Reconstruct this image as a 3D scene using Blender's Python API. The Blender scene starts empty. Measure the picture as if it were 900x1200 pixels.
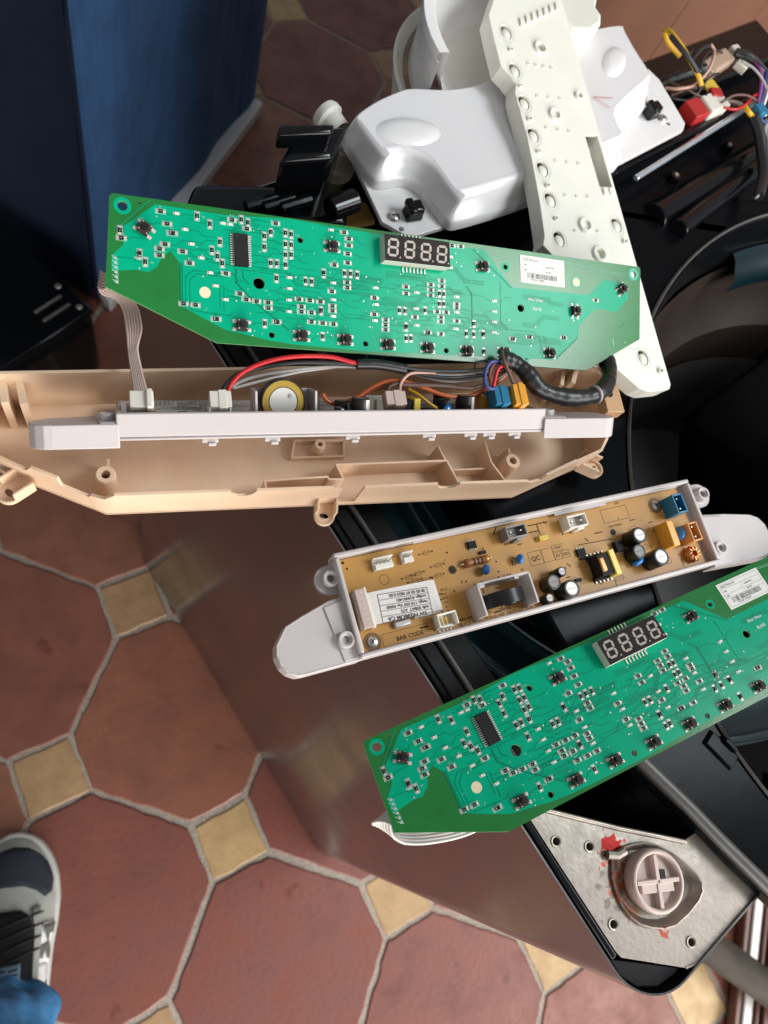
import bpy, bmesh, math, random
from math import sin, cos, pi, radians
from mathutils import Vector, Matrix
random.seed(7)
S = bpy.context.scene
COL = S.collection

# ------------------------------------------------------------------ camera
cam_d = bpy.data.cameras.new("camera")
cam = bpy.data.objects.new("camera", cam_d); COL.objects.link(cam)
Rw = ((0.956837, -0.048399, 0.286568), (0.048399, -0.945732, -0.321325), (0.286568, 0.321325, -0.902568))
cam.matrix_world = Matrix(((Rw[0][0], -Rw[1][0], -Rw[2][0], 0.0),
                           (Rw[0][1], -Rw[1][1], -Rw[2][1], 0.0),
                           (Rw[0][2], -Rw[1][2], -Rw[2][2], 1.35),
                           (0, 0, 0, 1)))
cam_d.sensor_fit = 'VERTICAL'; cam_d.sensor_height = 36.0; cam_d.sensor_width = 27.0
cam_d.lens = 36.0 * 870 / 1200
cam_d.clip_start = 0.02; cam_d.clip_end = 60
cam_d.dof.use_dof = True; cam_d.dof.focus_distance = 0.45; cam_d.dof.aperture_fstop = 9.5
S.camera = cam
# ------------------------------------------------------------------ world, lamps, exposure
w = bpy.data.worlds.new("World"); S.world = w; w.use_nodes = True
bg = w.node_tree.nodes["Background"]
bg.inputs[0].default_value = (0.92, 0.95, 1.0, 1); bg.inputs[1].default_value = 0.30
def area(name, loc, target, sx, sy, power, col):
    d = bpy.data.lights.new(name, 'AREA'); d.shape = 'RECTANGLE'; d.size = sx; d.size_y = sy
    d.energy = power; d.color = col
    o = bpy.data.objects.new(name, d); COL.objects.link(o); o.location = loc
    o.rotation_euler = (Vector(target) - Vector(loc)).to_track_quat('-Z', 'Y').to_euler()
    return o
area("glazed_door_light", (0.75, -2.3, 1.05), (0.1, 0.3, 0.8), 2.1, 1.8, 98, (1.0, 0.96, 0.92))
area("side_window_light", (2.25, -1.15, 1.9), (0.2, 0.1, 0.7), 1.9, 1.5, 60, (1.0, 0.98, 0.97))
area("window_light", (1.5, 0.25, 2.55), (0.25, 0.25, 0.9), 0.7, 0.6, 26, (0.90, 0.97, 1.0))
S.view_settings.view_transform = 'Standard'; S.view_settings.look = 'None'
S.view_settings.exposure = 0.0; S.view_settings.gamma = 1.0
S.render.engine = 'CYCLES'

# ------------------------------------------------------------------ materials
MATS = {}
def mat(name, col, rough=0.5, metal=0.0, var=0.0, scale=40.0, bump=0.0, bscale=200.0, spec=0.5, coat=0.0, aniso=None, trans=0.0, sss=0.0, col2=None, rvar=0.0, bdist=0.002, bstretch=1.0):
    m = bpy.data.materials.new(name); m.use_nodes = True
    nt = m.node_tree; b = nt.nodes["Principled BSDF"]
    b.inputs["Base Color"].default_value = (*col, 1); b.inputs["Roughness"].default_value = rough
    b.inputs["Metallic"].default_value = metal
    b.inputs["Specular IOR Level"].default_value = spec
    b.inputs["Coat Weight"].default_value = coat; b.inputs["Coat Roughness"].default_value = 0.08
    if sss:
        b.inputs["Subsurface Weight"].default_value = sss; b.inputs["Subsurface Radius"].default_value = (0.006, 0.006, 0.005); b.inputs["Subsurface Scale"].default_value = 0.6
    if trans: b.inputs["Transmission Weight"].default_value = trans
    tc = nt.nodes.new("ShaderNodeTexCoord")
    if var or rvar:
        n = nt.nodes.new("ShaderNodeTexNoise"); n.inputs["Scale"].default_value = scale; n.inputs["Detail"].default_value = 5; n.inputs["Roughness"].default_value = 0.6
        nt.links.new(tc.outputs["Object"], n.inputs["Vector"])
    if var:
        r = nt.nodes.new("ShaderNodeMapRange"); r.inputs[1].default_value = 0.3; r.inputs[2].default_value = 0.7
        nt.links.new(n.outputs["Fac"], r.inputs[0])
        mx = nt.nodes.new("ShaderNodeMix"); mx.data_type = 'RGBA'
        c2 = col2 if col2 else tuple(c * (1 - var) for c in col)
        mx.inputs[6].default_value = (*col, 1); mx.inputs[7].default_value = (*c2, 1)
        nt.links.new(r.outputs[0], mx.inputs[0]); nt.links.new(mx.outputs[2], b.inputs["Base Color"])
    if rvar:
        r2 = nt.nodes.new("ShaderNodeMapRange"); r2.inputs[1].default_value = 0.3; r2.inputs[2].default_value = 0.7
        r2.inputs[3].default_value = max(0.02, rough - rvar); r2.inputs[4].default_value = rough + rvar
        nt.links.new(n.outputs["Fac"], r2.inputs[0]); nt.links.new(r2.outputs[0], b.inputs["Roughness"])
    if bump:
        n2 = nt.nodes.new("ShaderNodeTexNoise"); n2.inputs["Scale"].default_value = bscale; n2.inputs["Detail"].default_value = 4
        vs = nt.nodes.new("ShaderNodeVectorMath"); vs.operation = 'MULTIPLY'; vs.inputs[1].default_value = (1, 1, bstretch); nt.links.new(tc.outputs["Object"], vs.inputs[0])
        nt.links.new(vs.outputs[0], n2.inputs["Vector"])
        bp = nt.nodes.new("ShaderNodeBump"); bp.inputs["Strength"].default_value = bump; bp.inputs["Distance"].default_value = bdist
        nt.links.new(n2.outputs["Fac"], bp.inputs["Height"]); nt.links.new(bp.outputs[0], b.inputs["Normal"])
    MATS[name] = m
    return m
mat('grout', (0.44, 0.375, 0.31), 0.95, var=1, col2=(0.20, 0.165, 0.135), scale=300, bump=0.3, bscale=300)
mat('terracotta', (0.250, 0.087, 0.056), 0.44, var=1, col2=(0.160, 0.050, 0.033), scale=13, bump=0.25, bscale=110, rvar=0.18)
mat('beige_tile', (0.42, 0.265, 0.135), 0.42, var=1, col2=(0.31, 0.18, 0.085), scale=28, bump=0.25, bscale=110, rvar=0.14)
mat('steel_cabinet', (0.255, 0.245, 0.245), 0.22, metal=0.95, var=0.18, scale=7, rvar=0.08, bump=0.03, bscale=14)
mat('galvanised', (0.32, 0.28, 0.24), 0.42, metal=0.75, var=0.2, scale=70, bump=0.1, bscale=300, rvar=0.1)
mat('black_gloss', (0.004, 0.0045, 0.0055), 0.13, var=0.2, scale=20, bump=0.03, bscale=60, spec=0.3)
mat('black_satin', (0.0035, 0.0042, 0.0055), 0.2, var=0.3, scale=20, bump=0.05, bscale=50, spec=0.05)
mat('black_matte', (0.008, 0.008, 0.009), 0.5, var=0.3, scale=30, bump=0.1, spec=0.15)
mat('grey_lip', (0.075, 0.07, 0.065), 0.4, var=0.3, scale=30)
mat('teal_tub', (0.010, 0.032, 0.040), 0.32, var=0.4, scale=9)
mat('teal_reflection', (0.002, 0.014, 0.019), 0.35, var=0.4, scale=12, spec=0.2)
mat('tub_line', (0.05, 0.075, 0.08), 0.35)
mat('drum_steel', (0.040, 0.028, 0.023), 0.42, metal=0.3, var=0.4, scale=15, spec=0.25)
mat('drum_dark', (0.045, 0.041, 0.038), 0.5, var=0.5, scale=25, bump=0.2, bscale=60)
mat('chrome', (0.70, 0.78, 0.84), 0.2, metal=0.8, rvar=0.08)
mat('white_plastic', (0.53, 0.480, 0.465), 0.4, var=0.06, scale=30, sss=0.05, bump=0.02, rvar=0.06)
mat('dispenser_white', (0.80, 0.785, 0.775), 0.2, var=0.05, scale=20, sss=0.4, bump=0.05, bscale=30, coat=0.25)
mat('ivory_plastic', (0.78, 0.77, 0.68), 0.42, var=0.06, scale=25, sss=0.1, bump=0.03)
mat('cream_plastic', (0.80, 0.59, 0.415), 0.42, var=1, col2=(0.71, 0.49, 0.325), scale=26, sss=0.05, bump=0.05, bscale=120, rvar=0.08)
mat('cream_dark', (0.55, 0.33, 0.17), 0.45, var=0.15, scale=30)
mat('rose_plastic', (0.60, 0.47, 0.42), 0.5, var=0.1, scale=40)
mat('pcb_green', (0.014, 0.165, 0.034), 0.22, var=0.15, scale=60, spec=0.35, bump=0.02, bscale=500)
mat('pcb_edge', (0.16, 0.36, 0.16), 0.5)
mat('copper_pour', (0.000, 0.355, 0.190), 0.22, var=0.14, scale=40, spec=0.14, bump=0.02, bscale=500)
mat('trace_dark', (0.0, 0.175, 0.085), 0.3, spec=0.14)
mat('silk_white', (0.62, 0.66, 0.60), 0.6)
mat('silk_mint', (0.20, 0.50, 0.36), 0.6)
mat('solder', (0.60, 0.57, 0.51), 0.4, metal=0.3)
mat('chip_black', (0.012, 0.011, 0.011), 0.55, var=0.2, scale=200, spec=0.2)
mat('part_brown', (0.045, 0.032, 0.026), 0.55, spec=0.2)
mat('led_white', (0.75, 0.74, 0.66), 0.4)
mat('beige_dot', (0.72, 0.60, 0.40), 0.6)
mat('mint_ring', (0.02, 0.36, 0.24), 0.4)
mat('disp_body', (0.52, 0.54, 0.46), 0.5)
mat('disp_face', (0.016, 0.012, 0.010), 0.5, spec=0.15)
mat('segment', (0.42, 0.37, 0.33), 0.6, spec=0.2)
mat('paper', (0.78, 0.76, 0.71), 0.7, var=0.05)
mat('ink', (0.03, 0.03, 0.03), 0.7)
mat('pcb_tan', (0.56, 0.29, 0.078), 0.36, var=0.2, scale=12, spec=0.3, bump=0.03, bscale=400)
mat('tan_print', (0.035, 0.014, 0.005), 0.5, spec=0.2)
mat('tan_line', (0.20, 0.10, 0.03), 0.4)
mat('conn_white', (0.70, 0.66, 0.58), 0.45, sss=0.1)
mat('conn_grey', (0.24, 0.22, 0.20), 0.45)
mat('conn_blue', (0.010, 0.15, 0.27), 0.35)
mat('conn_orange', (0.62, 0.28, 0.08), 0.4)
mat('film_orange', (0.72, 0.33, 0.03), 0.3, coat=0.3)
mat('yellow_tape', (0.68, 0.50, 0.06), 0.3)
mat('yellow_part', (0.62, 0.42, 0.05), 0.4)
mat('cap_blue', (0.01, 0.17, 0.46), 0.22, coat=0.5)
mat('cap_sleeve', (0.012, 0.011, 0.010), 0.35, spec=0.35)
mat('cap_stripe', (0.55, 0.53, 0.50), 0.4)
mat('aluminium', (0.45, 0.42, 0.40), 0.4, metal=0.4)
mat('resistor_brown', (0.34, 0.12, 0.035), 0.45)
mat('copper', (0.55, 0.22, 0.08), 0.3, metal=0.7)
mat('buzzer_face', (0.42, 0.40, 0.37), 0.4)
mat('brass', (0.60, 0.40, 0.08), 0.3, metal=0.7)
mat('steel', (0.6, 0.58, 0.55), 0.3, metal=0.9)
mat('wire_red', (0.50, 0.012, 0.015), 0.35)
mat('wire_black', (0.014, 0.014, 0.015), 0.4)
mat('wire_grey', (0.36, 0.33, 0.31), 0.45)
mat('wire_white', (0.70, 0.67, 0.64), 0.45)
mat('wire_orange', (0.45, 0.10, 0.025), 0.4)
mat('wire_rust', (0.30, 0.07, 0.03), 0.4)
mat('wire_brown', (0.10, 0.055, 0.04), 0.4)
mat('wire_blue', (0.03, 0.05, 0.18), 0.4)
mat('wire_purple', (0.25, 0.07, 0.25), 0.4)
mat('wire_yellow', (0.68, 0.38, 0.02), 0.4)
mat('wire_pink', (0.50, 0.29, 0.22), 0.45)
mat('sheath', (0.012, 0.012, 0.013), 0.36, bump=0.3, bscale=60)
mat('ribbon_pink', (0.50, 0.38, 0.33), 0.45)
mat('ribbon_white', (0.66, 0.62, 0.58), 0.5)
mat('tape_clear', (0.42, 0.30, 0.22), 0.25)
mat('conn_red', (0.42, 0.02, 0.02), 0.45)
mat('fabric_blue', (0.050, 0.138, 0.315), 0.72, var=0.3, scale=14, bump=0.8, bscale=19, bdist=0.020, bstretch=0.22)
mat('fabric_shaded', (0.010, 0.018, 0.040), 0.9, var=0.2, scale=14, bump=0.6, bscale=16, spec=0.2, bdist=0.014, bstretch=0.22)  # blue cloth's shaded side, shade put into the base colour
mat('base_white', (0.66, 0.68, 0.70), 0.5)
mat('case_gloss', (0.05, 0.09, 0.14), 0.3)
mat('wall_brown', (0.235, 0.105, 0.062), 0.4, var=0.2, scale=8, bump=0.05)
mat('wall_joint', (0.45, 0.33, 0.25), 0.8)
mat('shoe_grey', (0.38, 0.39, 0.355), 0.85, var=0.2, scale=90, bump=0.4, bscale=600)
mat('shoe_sole', (0.54, 0.54, 0.50), 0.75, var=0.15, scale=60)
mat('shoe_navy', (0.018, 0.024, 0.036), 0.85, var=0.2, bump=0.3, bscale=500)
mat('shoe_dark', (0.012, 0.011, 0.013), 0.75, spec=0.25)
mat('shoe_silver', (0.20, 0.215, 0.20), 0.35, metal=0.5)
mat('shoe_white', (0.80, 0.81, 0.79), 0.5)
mat('tag_blue', (0.12, 0.19, 0.25), 0.8)
mat('denim', (0.05, 0.23, 0.48), 0.85, var=0.35, scale=60, bump=0.5, bscale=120)
mat('skin', (0.5, 0.3, 0.22), 0.6)
mat('bar_grey', (0.075, 0.062, 0.05), 0.7, var=0.4, scale=25, bump=0.2, spec=0.2)
mat('rail_brown', (0.12, 0.05, 0.035), 0.35)
mat('rail_alu', (0.50, 0.47, 0.45), 0.45, metal=0.5)
mat('yellow_foam', (0.40, 0.22, 0.04), 0.7)
mat('tube_beige', (0.42, 0.38, 0.30), 0.5)

def stained_plate():
    """galvanised plate with shaped red-lead and rust stains"""
    m = mat('galv_stained', (0.29, 0.255, 0.22), 0.45, metal=0.75, var=0.2, scale=70, bump=0.1, bscale=300, rvar=0.1)
    nt = m.node_tree; b = nt.nodes["Principled BSDF"]
    tc = nt.nodes.new("ShaderNodeTexCoord")
    base = b.inputs["Base Color"].links[0].from_socket
    cur = base; mcur = None
    def blob(cx, cy, rad, thr, sc, col, cur, seed):
        mp = nt.nodes.new("ShaderNodeVectorMath"); mp.operation = 'DISTANCE'; mp.inputs[1].default_value = (cx, cy, 0)
        fl = nt.nodes.new("ShaderNodeVectorMath"); fl.operation = 'MULTIPLY'; fl.inputs[1].default_value = (1, 1, 0)
        nt.links.new(tc.outputs["Object"], fl.inputs[0]); nt.links.new(fl.outputs[0], mp.inputs[0])
        dv = nt.nodes.new("ShaderNodeMath"); dv.operation = 'DIVIDE'; dv.inputs[1].default_value = rad
        nt.links.new(mp.outputs["Value"], dv.inputs[0])
        n = nt.nodes.new("ShaderNodeTexNoise"); n.noise_dimensions = '4D'; n.inputs["W"].default_value = seed; n.inputs["Scale"].default_value = sc; n.inputs["Detail"].default_value = 6
        nt.links.new(tc.outputs["Object"], n.inputs["Vector"])
        sb = nt.nodes.new("ShaderNodeMath"); sb.operation = 'SUBTRACT'
        nt.links.new(n.outputs["Fac"], sb.inputs[0])
        hf = nt.nodes.new("ShaderNodeMath"); hf.operation = 'MULTIPLY'; hf.inputs[1].default_value = 0.35
        nt.links.new(dv.outputs[0], hf.inputs[0]); nt.links.new(hf.outputs[0], sb.inputs[1])
        r = nt.nodes.new("ShaderNodeMapRange"); r.inputs[1].default_value = thr; r.inputs[2].default_value = thr + 0.06
        nt.links.new(sb.outputs[0], r.inputs[0])
        mx = nt.nodes.new("ShaderNodeMix"); mx.data_type = 'RGBA'; mx.inputs[7].default_value = (*col, 1)
        nt.links.new(r.outputs[0], mx.inputs[0]); nt.links.new(cur, mx.inputs[6])
        return mx.outputs[2]
    # object space of the bracket = washer axes
    cur = blob(0.052, 0.042, 0.016, 0.33, 260, (0.34, 0.07, 0.04), cur, 2)
    cur = blob(0.038, 0.036, 0.018, 0.32, 240, (0.34, 0.10, 0.05), cur, 3)
    cur = blob(0.022, 0.034, 0.014, 0.33, 260, (0.24, 0.12, 0.08), cur, 4)
    cur = blob(0.040, 0.030, 0.070, 0.48, 150, (0.16, 0.13, 0.11), cur, 6)
    cur = blob(0.0605, 0.0455, 0.0095, 0.18, 200, (0.24, 0.012, 0.010), cur, 1)
    cur = blob(0.000, 0.042, 0.008, 0.36, 300, (0.28, 0.06, 0.045), cur, 5)
    nt.links.new(cur, b.inputs["Base Color"])
stained_plate()

# ------------------------------------------------------------------ mesh helpers
class MB:
    def __init__(s): s.v = []; s.f = []; s.m = []; s.mats = []
    def mi(s, m):
        if m not in s.mats: s.mats.append(m)
        return s.mats.index(m)
    def add(s, v, f, m, M=None):
        k = len(s.v); i = s.mi(m)
        s.v += [tuple(M @ Vector(p)) if M else tuple(p) for p in v]
        for q in f: s.f.append([a + k for a in q]); s.m.append(i)
        return s
    def box(s, c, d, m, rz=0, M=None, top=1.0):
        x, y, z = d[0]/2, d[1]/2, d[2]/2
        T = Matrix.Translation(c) @ Matrix.Rotation(rz, 4, 'Z')
        if M: T = M @ T
        t = top
        v = [(-x,-y,-z),(x,-y,-z),(x,y,-z),(-x,y,-z),(-x*t,-y*t,z),(x*t,-y*t,z),(x*t,y*t,z),(-x*t,y*t,z)]
        return s.add(v, [(0,3,2,1),(4,5,6,7),(0,1,5,4),(1,2,6,5),(2,3,7,6),(3,0,4,7)], m, T)
    def prism(s, poly, z0, z1, m, M=None):
        n = len(poly)
        a = sum(poly[i][0]*poly[(i+1) % n][1]-poly[(i+1) % n][0]*poly[i][1] for i in range(n))
        if a < 0: poly = poly[::-1]
        v = [(p[0], p[1], z0) for p in poly] + [(p[0], p[1], z1) for p in poly]
        f = [tuple(range(n-1, -1, -1)), tuple(range(n, 2*n))] + [(i, (i+1) % n, n+(i+1) % n, n+i) for i in range(n)]
        return s.add(v, f, m, M)
    def cyl(s, c, r, h, m, n=16, r2=None, M=None, caps=True):
        r2 = r if r2 is None else r2
        v = [(c[0]+r*cos(2*pi*i/n), c[1]+r*sin(2*pi*i/n), c[2]) for i in range(n)] + [(c[0]+r2*cos(2*pi*i/n), c[1]+r2*sin(2*pi*i/n), c[2]+h) for i in range(n)]
        f = [(i, (i+1) % n, n+(i+1) % n, n+i) for i in range(n)]
        if caps: f += [tuple(range(n-1, -1, -1)), tuple(range(n, 2*n))]
        return s.add(v, f, m, M)
    def lathe(s, c, prof, m, n=24, M=None, a0=0, a1=2*pi):
        full = abs(a1-a0-2*pi) < 1e-6; k = n if full else n+1
        v = []
        for i in range(k):
            a = a0+(a1-a0)*i/n
            v += [(c[0]+r*cos(a), c[1]+r*sin(a), c[2]+z) for r, z in prof]
        p = len(prof); f = []
        for i in range(n):
            j = (i+1) % k
            for q in range(p-1): f.append((i*p+q, j*p+q, j*p+q+1, i*p+q+1))
        return s.add(v, f, m, M)
    def tube(s, pts, r, m, n=8, M=None, flat=1.0, radii=None):
        pts = [Vector(p) for p in pts]; v = []; f = []
        up = Vector((0, 0, 1))
        for i, p in enumerate(pts):
            t = (pts[min(i+1, len(pts)-1)] - pts[max(i-1, 0)]).normalized()
            a = t.cross(up)
            if a.length < 1e-4: a = t.cross(Vector((0, 1, 0)))
            a.normalize(); b = a.cross(t)
            rr = radii[i] if radii else r
            v += [p + a*rr*cos(2*pi*k/n) + b*rr*flat*sin(2*pi*k/n) for k in range(n)]
        for i in range(len(pts)-1):
            for k in range(n): f.append((i*n+k, i*n+(k+1) % n, (i+1)*n+(k+1) % n, (i+1)*n+k))
        f += [tuple(range(n-1, -1, -1)), tuple(range((len(pts)-1)*n, len(pts)*n))]
        return s.add(v, f, m, M)
    def strip(s, pts, wd, z, m, M=None):
        """flat ribbon of width wd along a 2D polyline"""
        for a, b in zip(pts[:-1], pts[1:]):
            d = Vector((b[0]-a[0], b[1]-a[1]));
            if d.length < 1e-9: continue
            nn = Vector((-d.y, d.x)).normalized()*wd/2; e = d.normalized()*wd*0.3
            s.add([(a[0]-e.x-nn.x, a[1]-e.y-nn.y, z), (b[0]+e.x-nn.x, b[1]+e.y-nn.y, z), (b[0]+e.x+nn.x, b[1]+e.y+nn.y, z), (a[0]-e.x+nn.x, a[1]-e.y+nn.y, z)], [(0, 1, 2, 3)], m, M)
        return s
    def rect(s, x0, y0, x1, y1, wd, z, m, M=None):
        for a in ([(x0, y0), (x1, y0)], [(x1, y0), (x1, y1)], [(x1, y1), (x0, y1)], [(x0, y1), (x0, y0)]): s.strip(a, wd, z, m, M)
        return s
    def ring(s, c, r0, r1, z, m, n=20, M=None):
        v = [(c[0]+r*cos(2*pi*i/n), c[1]+r*sin(2*pi*i/n), z) for r in (r0, r1) for i in range(n)]
        return s.add(v, [(i, n+i, n+(i+1) % n, (i+1) % n)[::-1] if r0 > r1 else (i, n+i, n+(i+1) % n, (i+1) % n) for i in range(n)], m, M)
    def disc(s, c, r, z, m, n=16, M=None):
        return s.add([(c[0]+r*cos(2*pi*i/n), c[1]+r*sin(2*pi*i/n), z) for i in range(n)], [tuple(range(n))], m, M)
    def plate(s, outer, holes, z0, z1, m, M=None, side=None):
        cu = bpy.data.curves.new("t", 'CURVE'); cu.dimensions = '2D'; cu.fill_mode = 'BOTH'; cu.extrude = (z1-z0)/2
        for poly in [outer]+holes:
            sp = cu.splines.new('POLY'); sp.points.add(len(poly)-1); sp.use_cyclic_u = True
            for pt, q in zip(sp.points, poly): pt.co = (q[0], q[1], 0, 1)
        o = bpy.data.objects.new("t", cu); COL.objects.link(o)
        dg = bpy.context.evaluated_depsgraph_get(); me = bpy.data.meshes.new_from_object(o.evaluated_get(dg))
        v = [(p.co.x, p.co.y, p.co.z+(z0+z1)/2) for p in me.vertices]; f = [tuple(p.vertices) for p in me.polygons]
        bpy.data.objects.remove(o); bpy.data.curves.remove(cu); bpy.data.meshes.remove(me)
        bmx = bmesh.new()
        for p in v: bmx.verts.new(p)
        bmx.verts.ensure_lookup_table()
        for q in f:
            try: bmx.faces.new([bmx.verts[i] for i in q])
            except ValueError: pass
        bmesh.ops.remove_doubles(bmx, verts=bmx.verts, dist=1e-7); bmesh.ops.recalc_face_normals(bmx, faces=bmx.faces)
        bmx.verts.index_update()
        v = [tuple(p.co) for p in bmx.verts]; f = [tuple(p.index for p in q.verts) for q in bmx.faces]; fs = [abs(q.normal.z) < .5 for q in bmx.faces]; bmx.free()
        s.add(v, f, m, M)
        if side:
            for i, t in enumerate(fs):
                if t: s.m[len(s.m)-len(fs)+i] = s.mi(side)
        return s
    def text(s, body, x, y, size, z, m, rot=0, M=None, align='LEFT', sx=1.0, flip=False):
        cu = bpy.data.curves.new("t", 'FONT'); cu.body = body; cu.size = size; cu.align_x = align; cu.align_y = 'CENTER'; cu.resolution_u = 2; cu.offset = size*0.022
        o = bpy.data.objects.new("t", cu); COL.objects.link(o)
        dg = bpy.context.evaluated_depsgraph_get(); me = bpy.data.meshes.new_from_object(o.evaluated_get(dg))
        T = Matrix.Translation((x, y, z)) @ Matrix.Rotation(rot, 4, 'Z') @ Matrix.Diagonal((sx, 1, 1, 1))
        if M: T = M @ T
        s.add([p.co for p in me.vertices], [tuple(p.vertices) for p in me.polygons], m, T)
        bpy.data.objects.remove(o); bpy.data.curves.remove(cu); bpy.data.meshes.remove(me)
        return s
    def mesh(s, name, smooth=None):
        me = bpy.data.meshes.new(name); me.from_pydata([tuple(p) for p in s.v], [], s.f)
        for m in s.mats: me.materials.append(MATS[m])
        me.polygons.foreach_set('material_index', s.m)
        if smooth:
            me.shade_smooth() if hasattr(me, 'shade_smooth') else None
            me.set_sharp_from_angle(angle=radians(smooth))
        me.update(); return me
    def build(s, name, parent=None, bevel=0, smooth=35, seg=2, fixn=False):
        me = s.mesh(name, smooth)
        if fixn:
            b = bmesh.new(); b.from_mesh(me); bmesh.ops.recalc_face_normals(b, faces=b.faces); b.to_mesh(me); b.free()
        o = bpy.data.objects.new(name, me); COL.objects.link(o)
        if parent: o.parent = parent
        if bevel:
            bv = o.modifiers.new("bevel", 'BEVEL'); bv.width = bevel; bv.segments = seg; bv.limit_method = 'ANGLE'; bv.angle_limit = radians(40)
        return o
def tag(o, label, cat, group=None, kind=None):
    if label: o['label'] = label
    if cat: o['category'] = cat
    if group: o['group'] = group
    if kind: o['kind'] = kind
    return o
def thing(name, label, cat, M=None, group=None):
    o = bpy.data.objects.new(name, None); COL.objects.link(o); o.empty_display_size = 0.05
    if M is not None: o.matrix_world = M
    return tag(o, label, cat, group)
def inst(me, name, parent, loc=(0, 0, 0), rz=0):
    o = bpy.data.objects.new(name, me); COL.objects.link(o); o.parent = parent; o.location = loc; o.rotation_euler = (0, 0, rz); return o
def copy_tree(o, parent=None):
    c = o.copy(); COL.objects.link(c)
    if parent: c.parent = parent
    for ch in list(o.children): copy_tree(ch, c)
    return c
def frame(O, X, Z):
    X = Vector(X).normalized(); Z = Vector(Z); Z = (Z - X*Z.dot(X)).normalized(); Y = Z.cross(X)
    return Matrix(((X.x, Y.x, Z.x, O[0]), (X.y, Y.y, Z.y, O[1]), (X.z, Y.z, Z.z, O[2]), (0, 0, 0, 1)))
def arc(c, r, a0, a1, n): return [(c[0]+r*cos(radians(a0+(a1-a0)*i/n)), c[1]+r*sin(radians(a0+(a1-a0)*i/n))) for i in range(n+1)]
def circ(c, r, n=20): return [(c[0]+r*cos(2*pi*i/n), c[1]+r*sin(2*pi*i/n)) for i in range(n)]
def inside(p, poly):
    x, y = p; r = False; n = len(poly)
    for i in range(n):
        x0, y0 = poly[i]; x1, y1 = poly[(i+1) % n]
        if (y0 > y) != (y1 > y) and x < (x1-x0)*(y-y0)/(y1-y0)+x0: r = not r
    return r
def spline(pts, k=6):
    """Catmull-Rom through points"""
    P = [Vector(p) for p in pts]; P = [P[0]*2-P[1]] + P + [P[-1]*2-P[-2]]; out = []
    for i in range(1, len(P)-2):
        for j in range(k):
            t = j/k; a, b, c, d = P[i-1], P[i], P[i+1], P[i+2]
            out.append(0.5*((2*b)+(-a+c)*t+(2*a-5*b+4*c-d)*t*t+(-a+3*b-3*c+d)*t**3))
    out.append(P[-2]); return out
mm = 0.001

# ------------------------------------------------------------------ floor of octagonal tiles
fl = MB()
fl.add([(-30, -30, -0.0026), (30, -30, -0.0026), (30, 30, -0.0026), (-30, 30, -0.0026)], [(0, 1, 2, 3)], 'grout')
floor = fl.build('floor'); tag(floor, None, None, kind='structure')
PT, ANG, ORG, SQ = 0.30405, -0.37261, Vector((-0.14907, 0.00658, 0)), 0.0957
def tile(poly, name, matn, c):
    pts = []
    n = len(poly)
    slow = [random.uniform(-.0022, .0022) for _ in range(n)]
    for i in range(n):
        a = Vector(poly[i])*(1+slow[i]/Vector(poly[i]).length); b = Vector(poly[(i+1) % n])*(1+slow[(i+1) % n]/Vector(poly[(i+1) % n]).length); L = (b-a).length; k = max(3, int(L/0.014))
        for j in range(k):
            p = a.lerp(b, j/k); pts.append((p.x+random.uniform(-.0016, .0016), p.y+random.uniform(-.0016, .0016)))
    m = MB(); N = len(pts); dz = random.uniform(-.0007, .0007)
    ins = [(p[0]*(1-.0022/max(.03, math.hypot(*p))), p[1]*(1-.0022/max(.03, math.hypot(*p)))) for p in pts]
    v = [(p[0], p[1], -0.008) for p in pts] + [(p[0], p[1], -0.0014+dz) for p in pts] + [(p[0], p[1], dz) for p in ins]
    f = [(i, (i+1) % N, N+(i+1) % N, N+i) for i in range(N)] + [(N+i, N+(i+1) % N, 2*N+(i+1) % N, 2*N+i) for i in range(N)] + [tuple(range(2*N, 3*N))]
    m.add(v, f, matn)
    o = m.build(name, floor, smooth=8); o.location = c; o.rotation_euler = (0, 0, ANG+random.choice((0, pi/2, pi, 3*pi/2))*(1 if n == 4 or True else 0)); return o
G = 0.0048
hd = SQ/math.sqrt(2)
a_ = PT/2-G/1.0
b_ = PT/2-hd-G*0.41
octo = [(a_, -b_), (a_, b_), (b_, a_), (-b_, a_), (-a_, b_), (-a_, -b_), (-b_, -a_), (b_, -a_)]
hq = hd-G*0.95
squa = [(hq, 0), (0, hq), (-hq, 0), (0, -hq)]
Rf = Matrix.Rotation(ANG, 3, 'Z')
for i in range(-3, 8):
    for j in range(-4, 9):
        co = ORG + Rf @ Vector(((i+.5)*PT, (j+.5)*PT, 0)); cs = ORG + Rf @ Vector((i*PT, j*PT, 0))
        for c, pl, nm, mt in ((co, octo, 'octagonal_tile', 'terracotta'), (cs, squa, 'square_tile', 'beige_tile')):
            if -0.75 < c.x < 1.95 and -0.95 < c.y < 2.35: tile(pl, nm, mt, c)
nt = MATS['terracotta'].node_tree; b = nt.nodes["Principled BSDF"]; src = b.inputs["Base Color"].links[0].from_socket
tcn = nt.nodes.new("ShaderNodeTexCoord"); oin = nt.nodes.new("ShaderNodeObjectInfo"); n1 = nt.nodes.new("ShaderNodeTexNoise"); n1.noise_dimensions = '4D'; n1.inputs["Scale"].default_value = 17; n1.inputs["Detail"].default_value = 7; n1.inputs["Distortion"].default_value = 0.6
ml = nt.nodes.new("ShaderNodeMath"); ml.operation = 'MULTIPLY'; ml.inputs[1].default_value = 37.0
nt.links.new(oin.outputs["Random"], ml.inputs[0]); nt.links.new(ml.outputs[0], n1.inputs["W"]); nt.links.new(tcn.outputs["Object"], n1.inputs["Vector"])
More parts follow.
